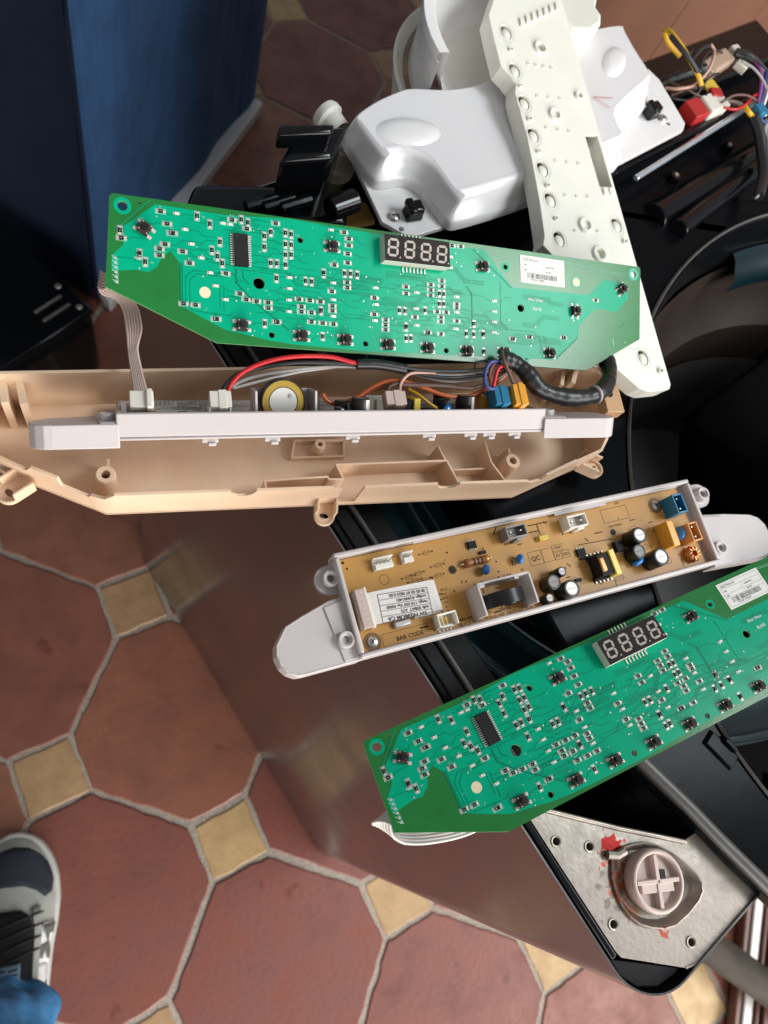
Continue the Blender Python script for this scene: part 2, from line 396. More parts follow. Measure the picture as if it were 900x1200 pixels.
mr = nt.nodes.new("ShaderNodeMapRange"); mr.inputs[1].default_value = 0.64; mr.inputs[2].default_value = 0.70; mr.inputs[4].default_value = 0.75; nt.links.new(n1.outputs["Fac"], mr.inputs[0])
mx = nt.nodes.new("ShaderNodeMix"); mx.data_type = 'RGBA'; mx.inputs[7].default_value = (0.12, 0.028, 0.02, 1); nt.links.new(mr.outputs[0], mx.inputs[0]); nt.links.new(src, mx.inputs[6]); nt.links.new(mx.outputs[2], b.inputs["Base Color"])
for mname in ('terracotta', 'beige_tile'):   # a little tone change from tile to tile
    nt = MATS[mname].node_tree; b = nt.nodes["Principled BSDF"]; src = b.inputs["Base Color"].links[0].from_socket
    oi = nt.nodes.new("ShaderNodeObjectInfo"); hs = nt.nodes.new("ShaderNodeHueSaturation")
    mr = nt.nodes.new("ShaderNodeMapRange"); mr.inputs[3].default_value = 0.80; mr.inputs[4].default_value = 1.22; m2 = nt.nodes.new("ShaderNodeMapRange"); m2.inputs[3].default_value = 0.492; m2.inputs[4].default_value = 0.515; nt.links.new(oi.outputs["Random"], m2.inputs[0]); nt.links.new(m2.outputs[0], hs.inputs["Hue"])
    nt.links.new(oi.outputs["Random"], mr.inputs[0]); nt.links.new(mr.outputs[0], hs.inputs["Value"]); nt.links.new(src, hs.inputs["Color"]); nt.links.new(hs.outputs[0], b.inputs["Base Color"])

# ------------------------------------------------------------------ washing machine (washer frame: x = along the visible side, y = inwards)
ZR = 0.8945
UV = Matrix(((-0.526042, 0.850458, 0, 0.280), (0.850458, 0.526042, 0, -0.132), (0, 0, 1, 0), (0, 0, 0, 1)))
# that frame is left handed (x cross y points down), so shapes are built through it point by point
def U(x, y, z=0.0): return tuple(UV @ Vector((x, y, z)))
def U2(pts): return [U(*p)[:2] for p in pts]
washer = thing('washing_machine', 'stripped top loading washing machine, grey steel cabinet with its black top lifted off', 'washing machine', Matrix.Translation((0.28, -0.132, 0)))
Wp = Matrix.Translation((-0.28, 0.132, 0))    # children are local to the empty
U0, U1, V1, RC = -0.0275, 0.585, 0.68, 0.036
def cab_outline(d):
    r = RC-d
    pts = [(U1-d, d), ] + [(U0+RC-r*sin(radians(a)), RC-r*cos(radians(a))) for a in range(0, 91, 9)]
    pts += [(U0+RC-r*cos(radians(a)), V1-RC+r*sin(radians(a))) for a in range(0, 91, 15)] + [(U1-d, V1-d)]
    return pts
m = MB()
o_ = U2(cab_outline(0)); i_ = U2(cab_outline(0.0012)); n = len(o_)
v = [(*p, 0.006) for p in o_]+[(*p, ZR) for p in o_]+[(*p, ZR) for p in i_]+[(*p, 0.006) for p in i_]
f = []
for k in range(3): f += [(k*n+i, k*n+(i+1) % n, (k+1)*n+(i+1) % n, (k+1)*n+i) for i in range(n)]
m.add(v, f, 'steel_cabinet', Wp); m.build('cabinet', washer, smooth=30, fixn=True)
for x in (0.03, 0.53):
    for y in (0.06, 0.62): m = MB(); m.cyl(U(x, y, 0.0), 0.022, 0.05, 'black_matte', 16, M=Wp); m.build('foot', washer)
# black rim gasket along the cabinet's top
m = MB()
def bar_uv(m, p0, p1, wd, z0, z1, mt):
    a = Vector(U(*p0)); b = Vector(U(*p1)); d = b-a; c = (a+b)/2; m.box((c.x, c.y, (z0+z1)/2), (d.length, wd, z1-z0), mt, math.atan2(d.y, d.x), Wp)
for v0, v1, z0, z1, mt, ua in ((0.0030, 0.0075, 0.87, ZR-0.0005, 'black_gloss', 0.012), (0.0095, 0.0205, 0.86, ZR-0.005, 'black_matte', 0.112), (0.0225, 0.0255, 0.85, ZR-0.003, 'grey_lip', 0.112)):
    bar_uv(m, (ua, (v0+v1)/2), (0.58, (v0+v1)/2), v1-v0, z0, z1, mt)
m.build('rim_gasket', washer, bevel=0.0012)
m = MB(); m.prism(U2(cab_outline(0.03)), 0.05, 0.06, 'black_matte', Wp); m.build('cabinet_floor', washer)
# dark inner flange strip
m = MB(); m.plate(U2([(0.57, 0.03), (0.13, 0.03), (0.13, 0.055), (0.57, 0.047)]), [], 0.862, 0.868, 'black_matte', Wp); m.build('inner_flange', washer, bevel=0.002)
# outer tub
TC = U(0.30, 0.345); m = MB()
m.lathe((TC[0], TC[1], 0), [(0.285, 0.2), (0.292, 0.70), (0.300, 0.83), (0.305, 0.84), (0.305, 0.852), (0.298, 0.853), (0.292, 0.846), (0.272, 0.842), (0.268, 0.85), (0.262, 0.85), (0.258, 0.84), (0.235, 0.835), (0.232, 0.78), (0.23, 0.3)], 'teal_tub', 64, Wp, radians(165), radians(285))
m.build('outer_tub', washer, smooth=50)
m = MB()
for r, z in ((0.302, 0.8535), (0.265, 0.851), (0.2485, 0.8385)):
    m.lathe((TC[0], TC[1], z), [(r-0.0012, 0), (r, 0.0012), (r+0.0012, 0)], 'tub_line', 64, Wp, radians(165), radians(285))
m.build('tub_rim', washer, smooth=50)

# corner bracket
BO = Matrix(((-0.526042, 0.850458, 0, 0.280), (0.850458, 0.526042, 0, -0.132), (0, 0, -1, 0.8925), (0, 0, 0, 1)))  # right handed, z down
bracket = MB()
ringp = [(58.2, 41.0), (56.8, 50), (53.9, 57.5), (49, 66), (42.6, 72.5), (32, 79), (20.9, 83), (11, 85.5), (4.6, 85.2), (0.5, 82.5), (-1.8, 76.1), (-2.6, 64), (-1.6, 51.6), (2.5, 43), (8.8, 35.7), (15, 30.6), (22.7, 27.6), (31.5, 27), (39.8, 28.9), (48, 32.5)]
ringp = [(x*mm, y*mm) for x, y in ringp]
cx, cy = sum(p[0] for p in ringp)/len(ringp), sum(p[1] for p in ringp)/len(ringp)
sc = [(85.8, 14.9), (69.6, 32.1), (26.2, 16.9), (-15.5, 54.9)]
outl = [(112, 8.5), (109, 14), (104, 20), (66, 55), (31, 90), (27, 113), (-26.5, 120), (-26.5, 50), (-23.5, 42), (9, 9.5), (14, 8.5)]
outl = [(x*mm, y*mm) for x, y in outl]
bracket.plate(outl, [[(cx+(p[0]-cx)*1.0, cy+(p[1]-cy)*1.0) for p in ringp]] + [circ((x*mm, y*mm), 0.0024, 12) for x, y in sc], 0, 0.0016, 'galv_stained')
# pressed dish with a rolled lip
def dish(s, z): return [(cx+(p[0]-cx)*s, cy+(p[1]-cy)*s, z) for p in ringp]
layers = [dish(1.0, 0.0), dish(0.985, -0.0022), dish(0.95, -0.0026), dish(0.91, -0.001), dish(0.86, 0.003), dish(0.80, 0.0045)]
N = len(ringp); v = [p for L in layers for p in L] + [(cx, cy, 0.0045)]
f = [(k*N+i, k*N+(i+1) % N, (k+1)*N+(i+1) % N, (k+1)*N+i) for k in range(len(layers)-1) for i in range(N)] + [(5*N+i, 5*N+(i+1) % N, 6*N) for i in range(N)]
bracket.add(v, f, 'galv_stained')
br = bracket.build('corner_bracket', washer, smooth=40, fixn=True)
br.matrix_world = BO; br.matrix_parent_inverse = Matrix(); br.matrix_basis = Matrix.Translation((-0.28, 0.132, 0)) @ BO
# bracket's front folded edge, and back upstand
m = MB(); m.tube([(p[0], p[1], 0.0006) for p in outl[6:9]], 0.0012, 'galvanised', 6)
m.tube([(0.109, 0.0145, -0.001), (0.104, 0.021, -0.001), (0.066, 0.056, -0.001), (0.030, 0.092, -0.001)], 0.0016, 'galvanised', 8)
m.build('folded_edge', br, smooth=60)
for x, y in sc:
    m = MB(); m.lathe((x*mm, y*mm, 0.0), [(0.0037, 0.0), (0.0035, -0.0008), (0.0026, -0.0006), (0.0022, 0.002), (0.0018, 0.004)], 'galvanised', 14); m.disc((x*mm, y*mm, 0), 0.0022, 0.004, 'chip_black', 12)
    m.build('screw_hole', br)
# suspension cap
kx, ky, kr = 0.0265, 0.0575, 0.0193
m = MB()
m.lathe((kx, ky, 0), [(0, 0.001), (0.0155, 0.001), (0.0160, -0.004), (0.0168, -0.0052), (0.0185, -0.0048), (kr, -0.003), (kr, 0.0045)], 'rose_plastic', 40)
for a in (0, pi/2, pi, 3*pi/2):
    c_, s_ = cos(a+0.55), sin(a+0.55)
    m.box((kx+c_*0.0082, ky+s_*0.0082, -0.0015), (0.0150, 0.0028, 0.0058), 'rose_plastic', a+0.55)
m.box((kx-0.002, ky-0.002, -0.0012), (0.024, 0.0075, 0.005), 'rose_plastic', 0.55+pi/2)
m.box((kx-0.0002, ky+0.0042, -0.0008), (0.009, 0.0062, 0.006), 'rose_plastic', 0.55)
cap = m.build('suspension_cap', br, bevel=0.0005)
m = MB(); m.box((kx+0.0010, ky+0.0052, -0.0039), (0.0062, 0.0040, 0.0006), 'chip_black', 0.55); m.build('square_socket', br)
m = MB(); m.tube([(0.0595, 0.0385, -0.0026), (0.055, 0.044, -0.003), (0.054, 0.050, -0.003)], 0.0028, 'galvanised', 8); m.build('spring_clip', br)
# black corner filler
m = MB(); m.prism(U2([(0.012, 0.0035), (-0.0005, 0.0035), (-0.012, 0.009), (-0.021, 0.0205), (-0.0238, 0.036), (-0.023, 0.0405)]), 0.84, ZR-0.006, 'black_matte', Wp); m.build('corner_filler', washer, bevel=0.001)

def clip_uv(m):
    off = Vector((0.5, 0.25, 0.9))
    def ok(i):
        q = Vector(m.v[i])+off-Vector((0.280, -0.132, 0)); return -0.526042*q.x+0.850458*q.y > -0.002 and 0.850458*q.x+0.526042*q.y < 0.667
    keep = [k for k, f in enumerate(m.f) if all(ok(i) for i in f)]; m.f = [m.f[k] for k in keep]; m.m = [m.m[k] for k in keep]
# black top cover lying shifted on the cabinet
HC, HR = (0.05, 0.497), 0.337
cover = thing('washer_top_cover', 'glossy black plastic washer top with round opening, resting askew on the open cabinet', 'washer cover', Matrix.Translation((0.5, 0.25, 0.9)))
Cp = Matrix.Translation((-0.5, -0.25, -0.9))
m = MB()
outc = [(-0.07, 0.127), (0.00, 0.108), (0.05, 0.098), (0.09, 0.087), (0.16, 0.092), (0.30, 0.105), (0.44, 0.125), (0.50, 0.14), (0.57, 0.17), (0.575, 0.40), (0.575, 0.72), (-0.07, 0.72)]
UMIN, VMAX = 0.0, 0.665      # the opening never reaches past the cabinet it sits on
opening = [(max(UMIN, x), min(VMAX, y)) for x, y in circ(HC, HR, 144)]
opening = [q for k, q in enumerate(opening) if q != opening[k-1]]
m.plate(U2(outc), [U2(opening)], 0.886, 0.902, 'black_satin', Cp)
m.build('cover_plate', cover, bevel=0.004, seg=3, smooth=None)
m = MB()
cc = U(*HC)
m.lathe((cc[0], cc[1], 0), [(HR+0.002, 0.9025), (HR-0.001, 0.9035), (HR-0.004, 0.900), (HR-0.006, 0.88), (HR-0.012, 0.872), (HR-0.014, 0.80), (HR-0.02, 0.79)], 'black_gloss', 128, Cp)
clip_uv(m); m.build('opening_ring', cover, smooth=50)
m = MB(); m.lathe((cc[0], cc[1], 0.9035), [(HR-0.0010, 0.0), (HR+0.0004, 0.0014), (HR+0.0018, 0.0)], 'grey_lip', 160, Cp); clip_uv(m); m.build('opening_rim', cover, smooth=60)
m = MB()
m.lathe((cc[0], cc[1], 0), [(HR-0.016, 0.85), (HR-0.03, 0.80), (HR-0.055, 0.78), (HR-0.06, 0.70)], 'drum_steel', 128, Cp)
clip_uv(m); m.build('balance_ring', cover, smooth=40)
m = MB(); m.lathe((cc[0], cc[1], 0), [(HR-0.0135, 0.872), (HR-0.020, 0.870), (HR-0.036, 0.856), (HR-0.038, 0.84)], 'teal_reflection', 96, Cp, radians(20), radians(118)); clip_uv(m); m.build('reflection_arc', cover, smooth=50)  # teal arc imitates a window reflection in the drum, drawn as a coloured band
m = MB()
m.lathe((cc[0], cc[1], 0), [(HR-0.062, 0.72), (HR-0.07, 0.56), (HR-0.075, 0.54), (0.14, 0.52), (0.12, 0.55), (0.0, 0.56)], 'drum_dark', 96, Cp)
clip_uv(m); m.build('drum', cover, smooth=40)
m = MB()      # perforations of the basket seen as dark dimples on its wall
for row in range(9):
    for k in range(60):
        a = 2*pi*(k+0.5*(row % 2))/60
        if 1.9 < a < 4.0:
            r = HR-0.0635-0.0002*row; m.box((cc[0]+r*cos(a), cc[1]+r*sin(a), 0.69-row*0.026), (0.001, 0.006, 0.006), 'drum_steel', a, Cp)
pf = m.build('perforation', cover); pf['kind'] = 'stuff'
m = MB()   # raised lip along the left edge
m.tube([U(x, y, 0.905) for x, y in [(-0.07, 0.131), (-0.03, 0.120), (0.02, 0.108), (0.05, 0.102), (0.09, 0.092), (0.13, 0.093)]], 0.0045, 'grey_lip', 10, Cp)
m.build('edge_lip', cover, smooth=60)
# raised ribs and clips on the cover near the bracket
for (x, y, a, L) in ((0.060, 0.150, 0.1, 0.030), (0.012, 0.175, 0.5, 0.034), (-0.035, 0.195, 0.3, 0.04), (0.10, 0.140, 0.2, 0.026)):
    m = MB(); p = U(x, y, 0.902); m.box((p[0], p[1], 0.9025), (L, 0.013, 0.004), 'black_satin', a-0.9, Cp, top=0.8); m.box((p[0]+0.006, p[1]+0.003, 0.905), (L*0.5, 0.004, 0.005), 'black_satin', a-0.9, Cp, top=0.7); m.build('clip_latch', cover, bevel=0.0006)
# rear control deck: raised glossy trough with a bright trim
def wall_line(name, p0, p1, wd, z0, z1, mt, bev=0.003, par=cover, T=Cp):
    a = Vector(U(*p0)); b = Vector(U(*p1)); d = (b-a); m = MB(); c = (a+b)/2
    m.box((c.x, c.y, (z0+z1)/2), (d.length, wd, z1-z0), mt, math.atan2(d.y, d.x), T); return m.build(name, par, bevel=bev, seg=3)
wall_line('deck_wall', (0.470, 0.30), (0.492, 0.66), 0.010, 0.900, 0.925, 'black_gloss')
def round_rib(name, p0, p1, r, z, mt):
    m = MB(); m.tube([(*U(*p0)[:2], z), (*U(*p1)[:2], z)], r, mt, 20, Cp); m.build(name, cover, bevel=0.001, smooth=60)
round_rib('bright_trim', (0.4595, 0.400), (0.488, 0.636), 0.0028, 0.9255, 'chrome')
round_rib('deck_step', (0.430, 0.42), (0.452, 0.70), 0.014, 0.899, 'black_gloss')
round_rib('gloss_rib', (0.408, 0.430), (0.432, 0.590), 0.009, 0.906, 'black_gloss')
wall_line('rear_ledge', (0.535, 0.20), (0.555, 0.72), 0.05, 0.890, 0.915, 'black_gloss')
for x, y in ((0.455, 0.47), (0.43, 0.52), (0.462, 0.56), (0.445, 0.60), (0.47, 0.63), (0.42, 0.60)):
    p = U(x, y, 0.902); m = MB(); m.cyl((p[0], p[1], 0.902), 0.006, 0.006, 'black_gloss', 12, 0.005, Cp); m.cyl((p[0], p[1], 0.908), 0.0022, 0.001, 'steel', 8, M=Cp); m.build('screw_boss', cover)
# hinge block and arms at the rear left corner
def P(m, name, bev=0.002): return m.build(name, cover, bevel=bev, seg=3)
m = MB(); q0 = [(0.063, 0.380), (0.100, 0.392), (0.112, 0.424), (0.076, 0.410)]
m.prism(q0, 0.885, 0.962, 'black_gloss', Cp); P(m, 'hinge_block', 0.004)
m = MB(); m.prism([(0.060, 0.392), (0.098, 0.403), (0.100, 0.412), (0.062, 0.402)], 0.958, 0.972, 'black_gloss', Cp); P(m, 'hinge_cap', 0.003)
m = MB(); m.prism([(0.002, 0.352), (0.070, 0.360), (0.120, 0.372), (0.118, 0.400), (0.060, 0.395), (0.010, 0.385)], 0.90, 0.925, 'black_gloss', Cp); P(m, 'hinge_arm', 0.006)
for k in range(3):
    m = MB(); m.tube([(0.045+0.012*k, 0.366+0.002*k, 0.931), (0.066+0.012*k, 0.378+0.002*k, 0.931)], 0.004, 'black_gloss', 10, Cp); P(m, 'hinge_rib', 0)
m = MB(); m.tube([(0.103, 0.372, 0.935), (0.122, 0.384, 0.935)], 0.0085, 'black_gloss', 16, Cp); P(m, 'hinge_pin', 0.001)
m = MB(); m.tube([(0.108, 0.440, 0.87), (0.114, 0.444, 0.93)], 0.017, 'tube_beige', 20, Cp); m.tube([(0.110, 0.441, 0.905), (0.1112, 0.442, 0.915)], 0.0205, 'tube_beige', 20, Cp); P(m, 'inlet_tube', 0.001)
m = MB(); m.box((0.128, 0.398, 0.895), (0.035, 0.022, 0.02), 'yellow_foam', 0.4, Cp); P(m, 'foam_pad', 0.004)

# ------------------------------------------------------------------ wall behind
wl = MB(); 
a = Vector(U(0.74, 0.66)); b = Vector(U(0.80, 2.6)); dn = Vector(U(1.0, 0.46))-Vector(U(0, 0.46)); dn.z = 0; dn.normalize()
wl.prism([tuple(a[:2]), tuple(b[:2]), tuple((b+dn*0.15)[:2]), tuple((a+dn*0.15)[:2])], 0, 2.4, 'wall_joint')
wall = tag(wl.build('tiled_wall'), 'brown glazed tiled wall with thin pale joints behind the washer', 'wall')
d = (b-a); L = d.length; d.normalize()
tw, th = 0.275, 0.45
for i in range(4):
    for j in range(5):
        m = MB(); c = a + d*(tw*(i+.5)-0.02) - dn*0.0012
        m.box((c.x, c.y, j*th+th/2+0.1), (tw-0.002, 0.006, th-0.002), 'wall_brown', math.atan2(d.y, d.x)); m.build('wall_tile', wall, bevel=0.0008)

# ------------------------------------------------------------------ door sill and grey bar on the floor, right
sill = thing('sliding_door_track', 'brown and silver ribbed sliding door track on the floor, lower right', 'door track', Matrix.Translation((1.14, -0.36, 0)))
ta = Vector((1.1556, -0.3311, 0)); tb = Vector((1.1278, -0.3992, 0)); td = (tb-ta).normalized(); tn = Vector((-td.y, td.x, 0))
if tn.x < 0: tn = -tn
m = MB(); c = Vector((1.25, -0.40, 0.004))-Vector((1.14, -0.36, 0)); m.box(c, (1.2, 0.34, 0.006), 'rail_brown', math.atan2(td.y, td.x)); m.build('track_base', sill)
for k, (mt, wd) in enumerate((('rail_brown', .012), ('rail_alu', .020), ('rail_brown', .008), ('rail_brown', .016), ('rail_alu', .008), ('rail_brown', .007), ('rail_alu', .03), ('rail_brown', .02), ('rail_alu', .02))):
    c = ta + tn*(k*0.021-0.055) - Vector((1.14, -0.36, 0)); m = MB(); m.box((c.x, c.y, 0.017), (1.2, wd, 0.02), mt, math.atan2(td.y, td.x)); m.build('track_rail', sill, bevel=0.003)
bar = MB(); pa = Vector((0.80, -0.200, 0.031)); pb = Vector((1.30, -0.575, 0.086)); bar.tube([pa.lerp(pb, i/8) for i in range(9)], 0.030, 'bar_grey', 20)
bar = tag(bar.build('grey_bar', smooth=60, bevel=0.003), 'dull dark grey round bar lying across the silver door track', 'bar')

# ------------------------------------------------------------------ blue fabric covered box
A0 = Vector((-0.1416, 0.885, 0)); B0 = Vector((0.150, 1.466, 0)); e1 = (B0-A0).normalized(); e2 = Vector((-e1.y, e1.x, 0)); LB = (B0-A0).length; HB = 0.92
bb = thing('fabric_box', 'tall box draped in blue fabric over a white base, standing on the tiles', 'fabric box', Matrix.Translation(A0))
m = MB()
def cloth(m, p0, dx, L, nrm, mt, seed, nx=60, nz=44):
    rnd = random.Random(seed); ph = [(rnd.uniform(5, 30), rnd.uniform(0, 6.28), rnd.uniform(-3, 3), rnd.uniform(.0012, .0034)) for _ in range(9)]
    v = []
    for j in range(nz+1):
        for i in range(nx+1):
            s, t = L*i/nx, 0.035+(HB-0.035)*j/nz
            k = sum(am*sin(fr*s+p+sl*t) for fr, p, sl, am in ph)*(0.35+0.65*min(1, t/0.35)) + 0.0022*sin(31*t+9*s+3*sin(13*s))*sin(17*s+5*t)
            edge = min(1, i/4, (nx-i)/4)
            fl_ = 0.006+0.010*(1-t/HB)**6
            p = p0 + dx*s + nrm*(k*edge+fl_*0.7)
            z = t + (0.006*sin(11*s+seed) if j == 0 else 0)
            v.append((p.x, p.y, z))
    f = [(j*(nx+1)+i, j*(nx+1)+i+1, (j+1)*(nx+1)+i+1, (j+1)*(nx+1)+i) for j in range(nz) for i in range(nx)]
    m.add(v, f, mt)
cloth(m, Vector((0, 0, 0)), e1, LB, -e2, 'fabric_blue', 3)
o = m.build('fabric_panel', bb, smooth=80); o['label'] = 'royal blue panel with soft wrinkles'
m = MB(); cloth(m, e2*0.5, -e2, 0.5, -e1, 'fabric_shaded', 5); o = m.build('fabric_panel', bb, smooth=80); o['label'] = 'blue panel, its shade put into a dark navy colour'
m = MB(); m.tube(spline([Vector((0, 0, 0.03))-e2*0.006-e1*0.006, Vector((0, 0, 0.3))-e2*0.006-e1*0.004, Vector((0, 0, 0.6))-e2*0.004-e1*0.005, Vector((0, 0, HB))-e2*0.005-e1*0.005], 6), 0.0035, 'fabric_shaded', 8); m.build('seam', bb, smooth=60)
m = MB(); q = [e1*.008+e2*.008, e1*(LB-.004)+e2*.008, e1*LB+e2*0.5, e2*0.5+e1*.008]; m.prism([tuple(p[:2]) for p in q], 0.034, HB, 'fabric_shaded'); m.build('inner_box', bb)
m = MB(); q = [-e2*0.032-e1*0.004, e1*(LB+0.0)-e2*0.032, e1*LB+e2*0.5, e2*0.5+e1*0.04, e2*.03+e1*.03]; m.prism([tuple(p[:2]) for p in q], 0.0, 0.033, 'base_white'); m.build('base_board', bb, bevel=0.004)

# ------------------------------------------------------------------ black case at the left
case = thing('tool_case', 'black plastic case with ribbed latch corner, on the floor beside the blue fabric box', 'case', Matrix.Translation((-0.293, 0.735, 0)) @ Matrix.Rotation(0.80, 4, 'Z'))
m = MB(); m.box((0, 0.0, 0.09), (0.26, 0.24, 0.18), 'black_gloss', top=0.97); m.build('case_body', case, bevel=0.02, seg=4)
m = MB(); m.box((0.0, 0.0, 0.187), (0.25, 0.225, 0.012), 'black_gloss'); m.build('case_lid', case, bevel=0.005, seg=3)
for k in range(2):
    m = MB(); m.box((0.075, -0.062-0.020*k, 0.195), (0.055, 0.006, 0.006), 'grey_lip'); m.build('grip_rib', case, bevel=0.0025)
m = MB(); m.lathe((-0.03, 0.045, 0.193), [(0.0, 0.012), (0.035, 0.011), (0.055, 0.006), (0.06, 0.0)], 'case_gloss', 32); m.build('gloss_oval', case, smooth=60)  # blue-grey oval stands in for gloss on the lid, as colour and shape
for x, y in ((0.11, -0.095), (0.11, -0.045)):
    m = MB(); m.cyl((x, y, 0.193), 0.005, 0.003, 'steel', 12); m.build('rivet', case, bevel=0.001)

# ------------------------------------------------------------------ detergent dispenser
DZ = 0.935
disp = thing('detergent_dispenser', 'white plastic detergent dispenser housing with flat base, lying behind the ivory strip', 'detergent dispenser', Matrix.Translation((0.27, 0.47, DZ)))
Dp = Matrix.Translation((-0.27, -0.47, -DZ))
m = MB()
base = [(0.166, 0.3615), (0.158, 0.361), (0.1415, 0.369), (0.139, 0.376), (0.118, 0.430), (0.122, 0.455), (0.30, 0.55), (0.408, 0.592), (0.418, 0.582), (0.436, 0.535), (0.432, 0.526), (0.300, 0.430)]
m.plate(base, [circ((0.1558, 0.3655), 0.0022, 10), circ((0.417, 0.530), 0.0024, 10)], DZ-0.004, DZ, 'dispenser_white', Dp)
m.build('base_plate', disp, bevel=0.001, smooth=None)
# raised body: stacked outlines give a sloped, rounded shell
body = [(0.112, 0.438), (0.1155, 0.425), (0.133, 0.398), (0.140, 0.3955), (0.158, 0.404), (0.170, 0.400), (0.181, 0.383), (0.190, 0.371), (0.197, 0.371), (0.247, 0.397), (0.330, 0.447), (0.352, 0.462), (0.356, 0.478), (0.350, 0.490), (0.372, 0.515), (0.392, 0.536), (0.397, 0.552), (0.386, 0.575), (0.374, 0.607), (0.362, 0.610), (0.300, 0.575), (0.245, 0.522), (0.215, 0.497), (0.190, 0.486), (0.160, 0.480), (0.150, 0.474), (0.130, 0.458)]
def oval_poly(cx, cy, a, b, rot, n=24): return [(cx+a*cos(t)*cos(rot)-b*sin(t)*sin(rot), cy+a*cos(t)*sin(rot)+b*sin(t)*cos(rot)) for t in [2*pi*k/n for k in range(n)]]
def shell(poly, levels, mt, fk=0.0):
    """levels: (inset, z) from bottom to top"""
    n = len(poly); rings = []
    for ins, z in levels:
        r = []
        for i in range(n):
            p0, p1, p2 = Vector(poly[i-1]), Vector(poly[i]), Vector(poly[(i+1) % n])
            n1 = Vector((-(p1-p0).y, (p1-p0).x)).normalized(); n2 = Vector((-(p2-p1).y, (p2-p1).x)).normalized()
            nn = (n1+n2); k = nn.length; nn = nn/k if k > .3 else n1; ff = ins*(1+fk*max(-.5, -nn.dot(Vector((.45, -.9)))))
            p = p1 + nn*ff/max(.6, k/2); r.append((p.x, p.y, z))
        rings.append(r)
    v = [p for r in rings for p in r]; f = [(k*n+i, k*n+(i+1) % n, (k+1)*n+(i+1) % n, (k+1)*n+i) for k in range(len(rings)-1) for i in range(n)]
    f.append(tuple((len(rings)-1)*n+i for i in range(n)))
    return v, f
def chaikin(p, n=2):
    for _ in range(n):
        q = []
        for i in range(len(p)):
            a, b = p[i], p[(i+1) % len(p)]; q += [(a[0]*.78+b[0]*.22, a[1]*.78+b[1]*.22), (a[0]*.22+b[0]*.78, a[1]*.22+b[1]*.78)]
        p = q
    return p
body = chaikin(body)
bm_ = MB(); v, f = shell(body, [(0, DZ), (0.0003, DZ+0.006), (0.0012, DZ+0.0085), (0.003, DZ+0.0105), (0.0062, DZ+0.0195), (0.0070, DZ+0.0216), (0.0082, DZ+0.0230), (0.0096, DZ+0.0236)], 'dispenser_white', 0.75); nb = len(body); f = f[:-1]; bm_.add(v, f, 'dispenser_white', Dp)
bm_.plate([p[:2] for p in v[-nb:]], [], DZ+0.0226, DZ+0.0236, 'dispenser_white', Dp)
o = bm_.build('body_shell', disp, smooth=42)
def dome(name, x, y, a, b, h, rot):
    m = MB(); T = Dp @ Matrix.Translation((x, y, DZ+0.0228)) @ Matrix.Rotation(rot, 4, 'Z') @ Matrix.Diagonal((a, b, h, 1))
    m.lathe((0, 0, 0), [(1.12, 0.0), (1.05, 0.06), (0.96, 0.20), (0.82, 0.52), (0.66, 0.78), (0.45, 0.93), (0.2, 0.99), (0, 1.0)], 'dispenser_white', 40, T); m.build(name, disp, smooth=80)
dome('hump', 0.158, 0.432, 0.027, 0.0135, 0.0036, 0.25)
dome('hump', 0.350, 0.556, 0.022, 0.011, 0.0036, 1.1)
# red pen mark
m = MB(); m.strip([(0.339, 0.528), (0.356, 0.520)], 0.0007, DZ+0.0337, 'pen', Dp) if False else None
mat('pen_red', (0.55, 0.20, 0.20), 0.6)
m = MB(); m.strip([(0.322, 0.508), (0.340, 0.512)], 0.0008, DZ+0.0252, 'pen_red', Dp); m.strip([(0.322, 0.508), (0.336, 0.500)], 0.0008, DZ+0.0252, 'pen_red', Dp); m.build('pen_mark', disp)
# spout at left, funnel bowl at the back, black clips, screws
m = MB(); T = Dp @ Matrix.Translation((0.106, 0.448, DZ+0.004)) @ Matrix.Rotation(-0.9, 4, 'Z') @ Matrix.Rotation(pi/2, 4, 'Y'); m.lathe((0, 0, -0.010), [(0.0, 0.0), (0.0105, 0.0005), (0.0115, 0.003), (0.0115, 0.007), (0.009, 0.009), (0.008, 0.02)], 'ivory_plastic', 24, T); m.build('spout', disp, smooth=40)
m = MB(); bc = (0.262, 0.520, DZ)
m.lathe(bc, [(0.0, 0.010), (0.066, 0.010), (0.078, 0.016), (0.086, 0.030), (0.0875, 0.052), (0.0965, 0.053), (0.0965, 0.046), (0.0925, 0.043), (0.0915, 0.0)], 'dispenser_white', 64, Dp, radians(95), radians(205)); 
m.lathe(bc, [(0.0, 0.0101), (0.066, 0.0101)], 'ivory_plastic', 64, Dp, radians(60), radians(240))
m.build('funnel_bowl', disp, smooth=40)
m = MB()
m.lathe((bc[0], bc[1], DZ-0.03), [(0.096, 0.0), (0.103, 0.03), (0.105, 0.034), (0.103, 0.036), (0.096, 0.030)], 'ivory_plastic', 48, Dp, radians(110), radians(200)); m.build('funnel_skirt', disp, smooth=40)
m = MB(); m.prism([(0.283, 0.575), (0.300, 0.555), (0.318, 0.560), (0.329, 0.572), (0.331, 0.582), (0.327, 0.590), (0.330, 0.600), (0.322, 0.622), (0.29, 0.63)], DZ+0.022, DZ+0.042, 'ivory_plastic', Dp); m.build('funnel_ear', disp, bevel=0.003, seg=3)
def clip(x, y, rz):
    m = MB(); m.box((x, y, DZ+0.006), (0.0135, 0.0115, 0.012), 'black_gloss', rz, Dp, top=0.82); m.box((x-0.004*cos(rz), y-0.004*sin(rz), DZ+0.010), (0.006, 0.0128, 0.006), 'black_gloss', rz, Dp); m.build('black_clip', disp, bevel=0.0015)
clip(0.1645, 0.3785, 0.35); clip(0.3975, 0.534, 0.5)
